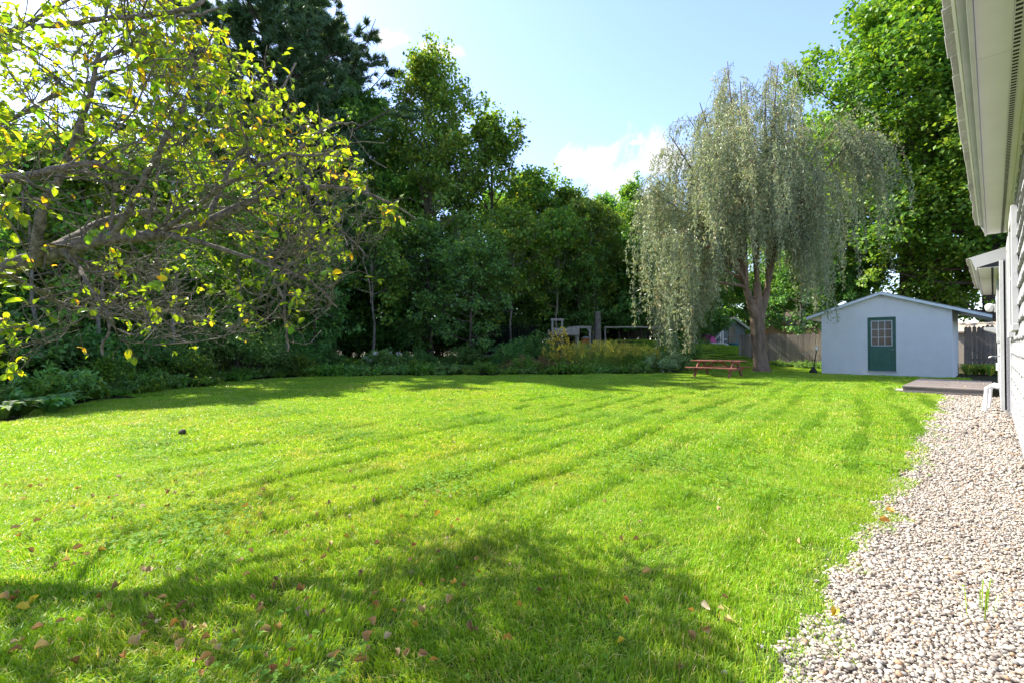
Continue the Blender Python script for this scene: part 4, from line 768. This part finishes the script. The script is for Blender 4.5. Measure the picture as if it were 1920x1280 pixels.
def goldenrod(seed):
    r = np.random.default_rng(seed); n = 70; a = r.uniform(0, 6.28, n); rr = .75 * np.sqrt(r.uniform(0, 1, n)); b = np.stack([np.cos(a) * rr, np.sin(a) * rr, 0 * a], 1)
    h = r.uniform(.7, 1.25, n); s = np.linspace(0, 1, 6)[None, :, None]; ln_ = np.stack([np.cos(a), np.sin(a), 0 * a], 1) * r.uniform(.05, .32, n)[:, None]
    P = b[:, None] + ln_[:, None] * s ** 2 + np.array([0, 0, 1.]) * (h[:, None, None] * s); w = B().add(*tubes(P, np.linspace(.005, .002, 6)[None] * np.ones((n, 1)), 3))
    k = 34; bi = np.repeat(np.arange(n), k); tt = np.tile(np.linspace(.15, .999, k), n) * 5; ii = np.minimum(tt.astype(int), 4); f = (tt - ii)[:, None]; q = P[bi, ii] * (1 - f) + P[bi, ii + 1] * f
    aa = r.uniform(0, 6.28, len(bi)); axd = unit(np.stack([np.cos(aa), np.sin(aa), r.normal(.5, .3, len(bi))], 1)); L1 = .11 * r.uniform(.6, 1.2, len(bi)) * (1.1 - tt / 7)
    V, F, t1 = leaves(q, axd, r.normal(0, .4, (len(bi), 3)) + np.array([0, 0, 1.]), L1, L1 * .2, LONG, np.clip(r.normal(.35, .2, len(bi)), 0, .7))
    m = 26; bj = np.repeat(np.where(r.uniform(0, 1, n) < .6)[0], m); u = r.uniform(.82, 1, len(bj)) * 5; i2 = np.minimum(u.astype(int), 4); f2 = (u - i2)[:, None]
    q2 = P[bj, i2] * (1 - f2) + P[bj, i2 + 1] * f2 + r.normal(0, .035, (len(bj), 3)); L2 = np.full(len(bj), .035)
    V2, F2, t2 = leaves(q2, unit(r.normal(0, 1, (len(bj), 3))), r.normal(0, 1, (len(bj), 3)), L2, L2, KITE, np.clip(r.normal(.88, .1, len(bj)), .7, 1))
    return w.mesh('stems'), mesh('foliage', cat([V, V2]), [cat([F, F2 + len(V)])], cat([t1, t2]))
gold = [Proto('goldenrod', goldenrod(210 + k), (M['herb'], M['gold']), '', 'plant', names=st) for k in range(2)]
def blossom():
    w, fo = shrub(206, 1.0, .9, 36, 3200, .10, .55, scat=.05, stem=.007); return w, fo
hyd = thing('hydrangea_bush', 'bush with white blossom heads at the wood edge', 'shrub', on(722, 19.4)); a, b = blossom(); obj('stems', a, M['bark'], hyd); obj('foliage', b, M['herb'], hyd)
r = np.random.default_rng(31)
for k in range(8):
    n = 40; c = np.array([r.uniform(-.9, .9), r.uniform(-.9, .4), r.uniform(.55, 1.0)]); d = unit(r.normal(0, 1, (n, 3))); ln = np.full(n, .045)
    V, F, t1 = leaves(c + d * np.array([.09, .09, .065]), r.normal(0, 1, (n, 3)), d, ln, ln, KITE, r.uniform(0, 1, n)); obj('blossom', mesh('blossom', V, [F], t1), M['petal'], hyd)
def pl_(p, x, Z, sc, label, group=None): return p.place(on(x, Z), rt.uniform(0, 6.28), sc, label, group)
pl_(bush, 440, 15.6, 1.1, 'big rounded green bush beside the thin bare stems at the lawn edge')
for x, Z, s in ((360, 14.6, .85), (490, 16.9, .7), (300, 13.4, .7), (1265, 20.3, .8)): pl_(bush, x, Z, s, 'leafy green bush along the lawn edge', 'green bushes along the lawn edge')
for k in range(24): pl_(dbush, 480 + k * 36 + rt.uniform(-12, 12), rt.uniform(28, 37), rt.uniform(1.7, 2.4), 'tall dark thicket bush deep inside the wood', 'thicket bushes deep in the wood')
for x in range(1300, 1600, 30): pl_(dbush, x, 55 + (x % 7), 2.6, 'tall dark hedge bush beyond the neighbouring yard', 'hedge bushes beyond the neighbouring yard')
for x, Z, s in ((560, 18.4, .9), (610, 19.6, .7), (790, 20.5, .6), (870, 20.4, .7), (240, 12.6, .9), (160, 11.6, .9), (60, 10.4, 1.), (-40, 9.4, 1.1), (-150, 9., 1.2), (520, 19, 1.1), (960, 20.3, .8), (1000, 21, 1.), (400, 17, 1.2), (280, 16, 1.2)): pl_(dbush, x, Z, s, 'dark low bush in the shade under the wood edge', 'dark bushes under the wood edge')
for k in range(62):
    if k < 26: x = 20 + k * 19 + rt.uniform(-8, 8); Z = float(np.interp(x, [0, 150, 300, 430, 520], [7.6, 9.2, 11.5, 14.2, 16.4])) + rt.uniform(0, .8)
    else: x = 520 + (k - 26) * 21 + rt.uniform(-9, 9); Z = float(np.interp(x, [520, 640, 960, 1280], [16.5, 17.4, 18.2, 19.4])) + rt.uniform(0, .7)
    pl_(lowp if k % 5 < 3 else lowb, x, Z, rt.uniform(.3, .75) ** .9 + (rt.random() < .2) * .5, ('low dark leafy weed' if k % 5 < 3 else 'bright green narrow leaved weed') + ' growing along the border of the lawn', ('low dark' if k % 5 < 3 else 'bright narrow leaved') + ' weeds along the lawn border')
for k, (x, Z) in enumerate([(1062, 19.6), (1090, 20.), (1110, 19.7), (1135, 20.1), (1158, 19.8), (1180, 20.2), (1200, 19.9), (1222, 20.3), (1245, 20.1), (1040, 20.4), (1150, 20.9), (1195, 21), (1105, 21)]):
    pl_(gold[k % 2], x, Z, rt.uniform(.85, 1.15), 'clump of goldenrod with yellow brown plumes in the wild bed', 'goldenrod clumps in the wild bed')
for x, Z, s in ((1235, 19.4, .85), (1262, 19.6, .9)): pl_(palep, x, Z, s, 'pale silvery green shrub at the end of the wild bed', 'pale shrubs at the end of the wild bed')
for x, Z, s in ((985, 19., .9), (1010, 19.2, .9), (960, 19.2, .7), (1072, 19.2, .7)): pl_(rustp, x, Z, s, 'rusty brown perennial clump at the lawn edge', 'rusty perennials at the lawn edge')
for x, Z, s in ((20, 12, .9), (-30, 10.6, .8)): pl_(rustp, x, Z, s, 'reddish perennial in the shade at the far left lawn edge', 'reddish perennials under the trees')
# yellow sapling
ys_ = Proto('sapling', broadleaf(220, 1.7, .42, .25, 14, 420, .085, .015, k2=3, k3=2, elev=(25, 70), scat=.04, tmean=.9, wd=.8), (M['bark'], leafmat('leaf_yellow', [(0, (.22, .20, .02)), (1, (.5, .36, .03))], .45, vary=0)), '', 'tree')
pl_(ys_, 1050, 19.3, 1.0, 'small yellow leaved sapling in the wild bed')
# small tree under the willow's left fringe
pl_(under, 1288, 20.6, .42, 'small bushy tree beneath the left fringe of the willow')
def strap(seed, n, ln, wd, h):
    r = np.random.default_rng(seed); a = r.uniform(0, 6.28, n); R = r.uniform(.3, 1, n) * ln; s = np.linspace(0, 1, 6)[None, :, None]; d = np.stack([np.cos(a), np.sin(a), 0 * a], 1)
    P = d[:, None] * (.05 + R[:, None, None] * s) + np.array([0, 0, 1.]) * (h * r.uniform(.6, 1.1, n)[:, None, None] * np.sin(s * 2.3)); sd = np.stack([-np.sin(a), np.cos(a), 0 * a], 1); w = (np.array([.5, .9, 1, .9, .6, .05]) * wd)[None, :, None]
    V = np.stack([P - sd[:, None] * w, P + sd[:, None] * w], 2).reshape(-1, 3); i = (np.arange(n)[:, None] * 12 + np.arange(5)[None] * 2).ravel()
    return mesh('foliage', V, [np.stack([i, i + 1, i + 3, i + 2], 1)], np.repeat(np.clip(r.normal(.5, .25, n), 0, 1), 12))
hs = strap(230, 46, .42, .055, .26); dl = strap(231, 80, .5, .016, .42)
for k, (x, y) in enumerate(((40, 785), (95, 780), (8, 790), (120, 772))):
    o = obj('hosta', hs, M['leafdark']); o.location = gp(x, y - 6); o.rotation_euler = (0, 0, k); tag(o, 'dark broad leaved hosta at the shaded left corner of the lawn', 'plant', 'hostas at the lawn corner')
for k in range(11):
    o = obj('daylily', dl, M['gold']); o.location = (-.7 + k * .2, 25.6 + (k % 3) * .3, .0); o.rotation_euler = (0, 0, k * 1.3); tag(o, 'arching yellow green daylily clump in front of the grey fence', 'plant', 'daylilies in front of the grey fence')
for k in range(16):
    pl = lowp.place((-9.4 + k * .29, 25.9 - (k % 3) * .35, 0), k, .6 + .05 * (k % 4), 'low green groundcover plant at the foot of the brown fence', 'plants at the foot of the brown fence')

# forest floor cover under the trees
fp = []
for k in range(3):
    w, f = shrub(240 + k, .28, .35, 14, 420, .085, .55, scat=.03, stem=.004); f.materials.append((M['leafmaple'], M['herb'], M['leaf'])[k]); fp.append(f)
r = np.random.default_rng(41); X, Z = lattice(-24, 14, 5, 34, .62); k = ~in_lawn(X, Z) & ~in_mound(X, Z) & (np.abs(X) < Z * 1.25 + 2) & (Z > np.interp(X, [-24, -8.5, -8.4, 6, 14], [5, 6, 16, 18.6, 21])) & (X < Z * .32); X, Z = X[k], Z[k]
tag(scatter('undergrowth', fp, np.stack([cY * X - sY * Z, sY * X + cY * Z, gz(X, Z) - .01], 1), r.uniform(0, 6, len(X)), np.repeat(r.uniform(.6, 1.7, (len(X), 1)), 3, 1), r.integers(0, 3, len(X))), 'low leafy undergrowth covering the floor of the wood', 'undergrowth', kind='stuff')

# ------------------------------------------------------------------ things in the background
M['greywood'] = mk('old_grey_wood', (.20, .185, .16), (.36, .34, .30), 8, .9, .4, 40, spec=.1, stretch=(1, 1, .3), rnd=.12)
M['net'] = mk('black_netting', (.008, .008, .009), (.014, .014, .014), 30, .9, 0, spec=.1)
M['tarp'] = mk('blue_grey_mat', (.05, .06, .07), (.09, .10, .11), 6, .6)
M['orange'] = mk('orange_plastic', (.35, .09, .03), (.45, .13, .05), 6, .5)
M['pink'] = mk('pink_plastic', (.45, .05, .22), (.55, .08, .3), 6, .5)
M['teal'] = mk('teal_plastic', (.03, .13, .14), (.05, .18, .18), 6, .5)
M['stone'] = mk('pale_stone', (.45, .43, .41), (.62, .6, .57), 8, .9, .5)
# trampoline with safety net
tb = thing('trampoline', 'round trampoline with black safety net in front of the wood', 'trampoline', on(955, 23.5))
ang = np.linspace(0, 2 * np.pi, 33)
B().tube([(1.5 * math.cos(a), 1.5 * math.sin(a), .62) for a in ang], .03, 8).build('frame_ring', M['metal'], tb, True)
B().lathe([(1.22, .63), (1.48, .66), (1.53, .62), (1.48, .60), (1.22, .61)], 32).build('pad', M['tarp'], tb, True); B().lathe([(0, .615), (1.24, .615)], 32).build('jumping_mat', M['net'], tb)
for k in range(6):
    a = k * math.pi / 3; c_, s_ = math.cos(a), math.sin(a); B().tube([(1.5 * c_, 1.5 * s_, .6), (1.55 * c_, 1.55 * s_, .3), (1.5 * c_, 1.5 * s_, 0)], .022, 7).build('leg', M['metal'], tb, True)
    B().tube([(1.58 * c_, 1.58 * s_, .3), (1.6 * c_, 1.6 * s_, 1.6), (1.5 * c_, 1.5 * s_, 2.1)], .022, 7).build('net_pole', M['net'], tb, True)
nb_ = B()
for z in np.arange(.68, 2.08, .05): nb_.tube([(1.47 * math.cos(a), 1.47 * math.sin(a), z) for a in ang], .006, 3)
for a in np.linspace(0, 2 * np.pi, 190): nb_.tube([(1.47 * math.cos(a), 1.47 * math.sin(a), .66), (1.47 * math.cos(a), 1.47 * math.sin(a), 2.06)], .006, 3)
nb_.build('net', M['net'], tb)
# old play platform
pf = thing('play_platform', 'weathered wooden play platform with posts behind the wild bed', 'play set', on(1066, 24.5), YAW + .1)
def pz(y): return (HZ - y) / FPX * 24.5 + CAMH
sx = 24.5 / FPX
def pxl(x): return (x - 1066) * sx
for x, yy, t in ((1032, -.5, 612), (1050, -.5, 612), (1032, .6, 630), (1050, .6, 630), (1080, -.4, 628), (1103, -.4, 626), (1086, .7, 626)): B().box(pxl(x) - .05, pxl(x) + .05, yy - .05, yy + .05, -.1, pz(t)).build('post', M['greywood'], pf)
B().box(pxl(1029), pxl(1053), -.57, -.551, pz(615), pz(611)).build('beam', M['greywood'], pf)
for k in range(3): B().box(pxl(1030), pxl(1082), -.575, -.552, pz(640) + k * .115, pz(640) + k * .115 + .105).build('board', M['greywood'], pf)
for k in range(8): B().box(pxl(1030), pxl(1082), -.54 + k * .145, -.405 + k * .145, pz(640) - .05, pz(640) - .012).build('board', M['greywood'], pf)
B().box(pxl(1070), pxl(1106), -.47, -.451, pz(628), pz(624.5)).build('beam', M['greywood'], pf); B().box(pxl(1070), pxl(1106), .72, .751, pz(627), pz(624)).build('beam', M['greywood'], pf)
B().bar((pxl(1096), -.45, pz(626)), (pxl(1103), -.45, pz(636)), .05, .05).build('brace', M['greywood'], pf)
# orange bird feeder on a post
fd = thing('bird_feeder', 'small orange feeder box on a post beside the play platform', 'bird feeder', on(1098, 24))
B().box(-.03, .03, -.03, .03, -.1, pz(656)).build('post', M['greywood'], fd); B().prism([(-.09, pz(655)), (.09, pz(655)), (.14, pz(645)), (-.14, pz(645))], -.12, .12).build('feeder_box', M['orange'], fd); B().prism([(-.18, pz(645)), (.18, pz(645)), (0, pz(642))], -.15, .15).build('feeder_roof', M['greywood'], fd)
# grey trunk and horizontal pole rail
gs = thing('tree_stump', 'tall grey broken trunk standing next to the play platform', 'stump', on(1121, 25.5)); B().tube([(0, 0, -.2), (.02, 0, .5), (0, .02, 1.2), (.01, 0, pz(612))], [.24, .19, .17, .165], 10).build('trunk', M['barkgrey'], gs, True)
B().lathe([(0, 0), (.13, .01), (.165, -.03)], 10, (.01, 0, pz(612) + .03)).build('broken_top', M['greywood'], gs)
ra = thing('pole_rail', 'long horizontal wooden pole rail on posts behind the wild bed', 'rail', on(1133, 26), YAW)
lw = (1240 - 1133) * 26 / FPX; hz2 = hat(0, 614, 26) - float(gz((1133 - 960) / FPX * 26, 26)); B().tube([(0, 0, hz2), (lw / 2, 0, hz2 + .02), (lw, 0, hz2)], .045, 8).build('pole', M['greywood'], ra, True)
for x in (.05, lw - .1): B().tube([(x, .05, -.6), (x, .05, hz2 + .06)], .055, 8).build('post', M['greywood'], ra, True)
# neighbours' buildings
M['slatewall'] = mk('slate_blue_wall', (.13, .16, .19), (.18, .21, .24), 3, .85, .2); M['tanwall'] = mk('tan_wood_wall', (.42, .22, .10), (.55, .31, .16), 4, .8, .3, stretch=(1, 1, .2)); M['brownroof'] = mk('brown_shingle', (.20, .155, .115), (.32, .26, .20), 25, .95, .5); M['beige'] = mk('beige_siding', (.33, .27, .21), (.40, .34, .27), 3, .8)
def hut(name, label, cat_, loc, rz, w, d, h, rise, mw, mr, ov=.25):
    t = thing(name, label, cat_, loc, rz); B().prism([(-w / 2, -.3), (w / 2, -.3), (w / 2, h), (0, h + rise), (-w / 2, h)], 0, d).build('wall', mw, t); sl = rise / (w / 2)
    for s in (-1, 1):
        xe, ze = s * (w / 2 + ov), h - sl * ov; B().prism([(0, h + rise + .02), (xe, ze + .02), (xe, ze + .1), (0, h + rise + .1)][::s], -ov, d + ov).build('roof_slope', mr, t); B().prism([(0, h + rise - .1), (xe, ze - .1), (xe, ze + .1), (0, h + rise + .1)][::s], -ov - .03, -ov - .003).build('rake_board', M['white'], t)
    B().box(-.42, .42, -.04, -.004, .0, 2.0).build('door', M['oldwood'], t); return t
hut('neighbour_shed', 'slate blue gabled shed beyond the willow', 'shed', on(1372, 37), YAW + .5, 3.4, 4, 1.9, .75, M['slatewall'], M['brownroof'])
hut('cabin', 'tan wooden cabin with brown shingle roof above the fence', 'cabin', on(1450, 44), YAW - 1.1, 4.0, 4.4, 2.9, 1.5, M['tanwall'], M['brownroof'])
hut('garage', 'beige garage roof seen over the grey fence beside the house', 'garage', (4.6, 36, 0), math.pi / 2, 5, 6, 1.85, .5, M['beige'], M['beige'])
# clutter in the neighbour's yard
def clut(b, name, mat, label, cat_, x, Z, smooth=True):
    o = b.build(name, mat, None, smooth); o.location = on(x, Z); return tag(o, label, cat_)
clut(B().lathe([(0, .0), (.42, .05), (.55, .35), (.42, .65), (.1, .8), (0, .8)], 18), 'toy_tent', M['pink'], 'magenta pink play tent lying on the grass beyond the willow', 'toy', 1327, 31.5)
clut(B().lathe([(.0, 0), (.5, 0), (.62, .3), (.58, .34), (.5, .3), (.45, .1), (0, .1)], 18), 'paddling_pool', M['teal'], 'teal plastic paddling pool beside the slate blue shed', 'pool', 1378, 32.5)
for x, s in ((1312, 1), (1333, .9), (1345, 1.1), (1355, .8)):
    V0, F0 = ico(2); o = clut(B().add(V0 * np.array([.45, .3, .13]) * s * (1 + .1 * np.sin(V0[:, [1, 2, 0]] * 4)) + np.array([0, 0, .1]), F0), 'flat_stone', M['stone'], 'pale flat stone lying in the grass near the pink play tent', 'stone', x, 30.2); o['group'] = 'stones near the pink tent'
sl_ = thing('toy_slide', 'small white plastic slide standing beyond the willow', 'slide', on(1350, 32), YAW); B().bar((-.7, 0, .1), (.1, 0, 1.1), .4, .04).build('chute', M['vinyl'], sl_); B().box(.1, .16, -.2, -.14, 0, 1.25).box(.1, .16, .14, .2, 0, 1.25).build('support', M['vinyl'], sl_); B().box(.1, .4, -.2, .2, .5, .54).build('step', M['vinyl'], sl_)
wf = thing('wire_fence', 'low dark wire fence across the neighbouring yard', 'fence', on(1290, 34), YAW)
for k in range(5): B().tube([(k * 1., 0, -.2), (k * 1., 0, 1.0)], .025, 6).build('post', M['dark'], wf, True)
wm = B()
for z in np.arange(.1, 1., .12): wm.tube([(0, 0, z), (4, 0, z)], .006, 3)
for x in np.arange(.0, 4, .12): wm.tube([(x, 0, .05), (x, 0, 1.)], .006, 3)
wm.build('wire_mesh', M['dark'], wf)
# black garden trimmer leaning at the shed corner
tm = thing('string_trimmer', 'black string trimmer leaning beside the left corner of the shed', 'trimmer', (-5.12, 22.0, 0))
B().tube([(0, 0, .08), (.03, .05, .5), (.1, .14, 1.05)], .018, 8).build('shaft', M['dark'], tm, True); B().lathe([(0, .02), (.13, .03), (.15, .10), (.08, .2), (.04, .28), (0, .28)], 14).build('cutting_head', M['dark'], tm, True)
B().box(.04, .16, .08, .2, .95, 1.12).build('motor_housing', M['metal'], tm, bevel=.02); B().tube([(.05, .07, .8), (-.12, .02, .86), (-.34, -.03, .83), (-.42, -.05, .78)], .008, 6).build('handle', M['metal'], tm, True)

# ------------------------------------------------------------------ fallen leaves, clods and small finds on the lawn
def fallen(k):
    T = OVAL[0].copy(); F = OVAL[1]; T[:, 1] -= .5; T[:, 2] = .9 * (np.abs(T[:, 0]) ** 1.3) * (1 + k * .25) + .5 * (T[:, 1] ** 2) * (k % 3) + .08 * np.sin(T[:, 1] * 7 + k); T[:, 0] *= .44 + .05 * k; T[:, 2] -= T[:, 2].min()
    return T, F
fc = [('tan', (.36, .25, .10), (.48, .36, .17)), ('brown', (.20, .13, .05), (.32, .22, .10)), ('orange', (.40, .2, .05), (.48, .27, .06)), ('yellow', (.45, .32, .03), (.52, .42, .06)), ('pale', (.5, .43, .28), (.6, .53, .37))]
fm = {}
for cname, a, b in fc:
    mt = leafmat('dead_leaf_' + cname, [(0, a), (1, b)], .2, tcol=(1.1, 1, .8), rough=.7, vary=.2, gain=1)
    fm[cname] = []
    for k in range(4): T, F = fallen(k); me = mesh('fallen_leaf', T, [F], np.linspace(0, 1, len(T))); me.materials.append(mt); fm[cname].append(me)
rf = random.Random(17)
for k in range(260):
    if k < 190: x, y = rf.uniform(-60, 900), 700 + 560 * rf.random() ** .6; y = max(y, 900 + 60 * rf.random()) if rf.random() < .85 else max(y, 800)
    else: x, y = rf.uniform(300, 1500), rf.uniform(820, 1275)
    p = gp(x, y); X, Z = toc(np.array(p))
    if not in_lawn(X, Z): continue
    cn = rf.choices(['tan', 'brown', 'orange', 'yellow', 'pale'], [5, 5, 1.6, 1.3, 1.2])[0]
    o = obj('fallen_leaf', rf.choice(fm[cn]), None); s = rf.uniform(.024, .05); o.scale = (s, s, s); o.location = (p[0], p[1], rf.uniform(.02, .042)); o.rotation_euler = (rf.gauss(0, .5), rf.gauss(0, .5), rf.uniform(0, 6.28))
    tag(o, 'curled %s fallen leaf lying on the lawn' % cn, 'leaf', '%s fallen leaves on the lawn' % cn)
for k, (x, y) in enumerate(((1560, 1160), (1665, 965), (1655, 985))):
    p = gp(x, y); o = obj('fallen_leaf', fm['yellow' if k == 0 else 'orange'][k], None); o.scale = (.06,) * 3; o.location = (p[0], p[1], .03); o.rotation_euler = (.1, .2, k)
    tag(o, ['yellow fallen leaf lying on the pebbles at the edge of the gravel path', 'orange fallen leaf caught where grass meets gravel', 'orange fallen leaf caught where grass meets gravel'][k], 'leaf', None if k == 0 else 'orange leaves at the gravel edge')
V0, F0 = ico(2)
cl_ = B().add(V0 * np.array([.05, .04, .035]) * (1 + .2 * np.sin(V0[:, [2, 0, 1]] * 5)) + np.array([0, 0, .05]), F0).build('earth_clod', M['bark'], None, True); cl_.location = gp(343, 816); tag(cl_, 'small dark clod of earth on the sunny lawn', 'clod')
tw = strap(250, 9, .05, .002, .13); tw.name = 'weed'
o = obj('grass_weed', tw, M['grass']); p = gp(1826, 1150); o.location = (p[0], p[1], .01); tag(o, 'thin green weed sprouting from the gravel path', 'weed')
for k in range(9):
    o = obj('dry_leaf_on_deck', fm['pale'][k % 4], None); o.scale = (.05,) * 3; o.location = (rf.uniform(-1.4, -.1), rf.uniform(14.8, 18), .168); o.rotation_euler = (0, 0, k); tag(o, 'pale dry leaf lying on the plank platform', 'leaf', 'dry leaves on the plank platform')
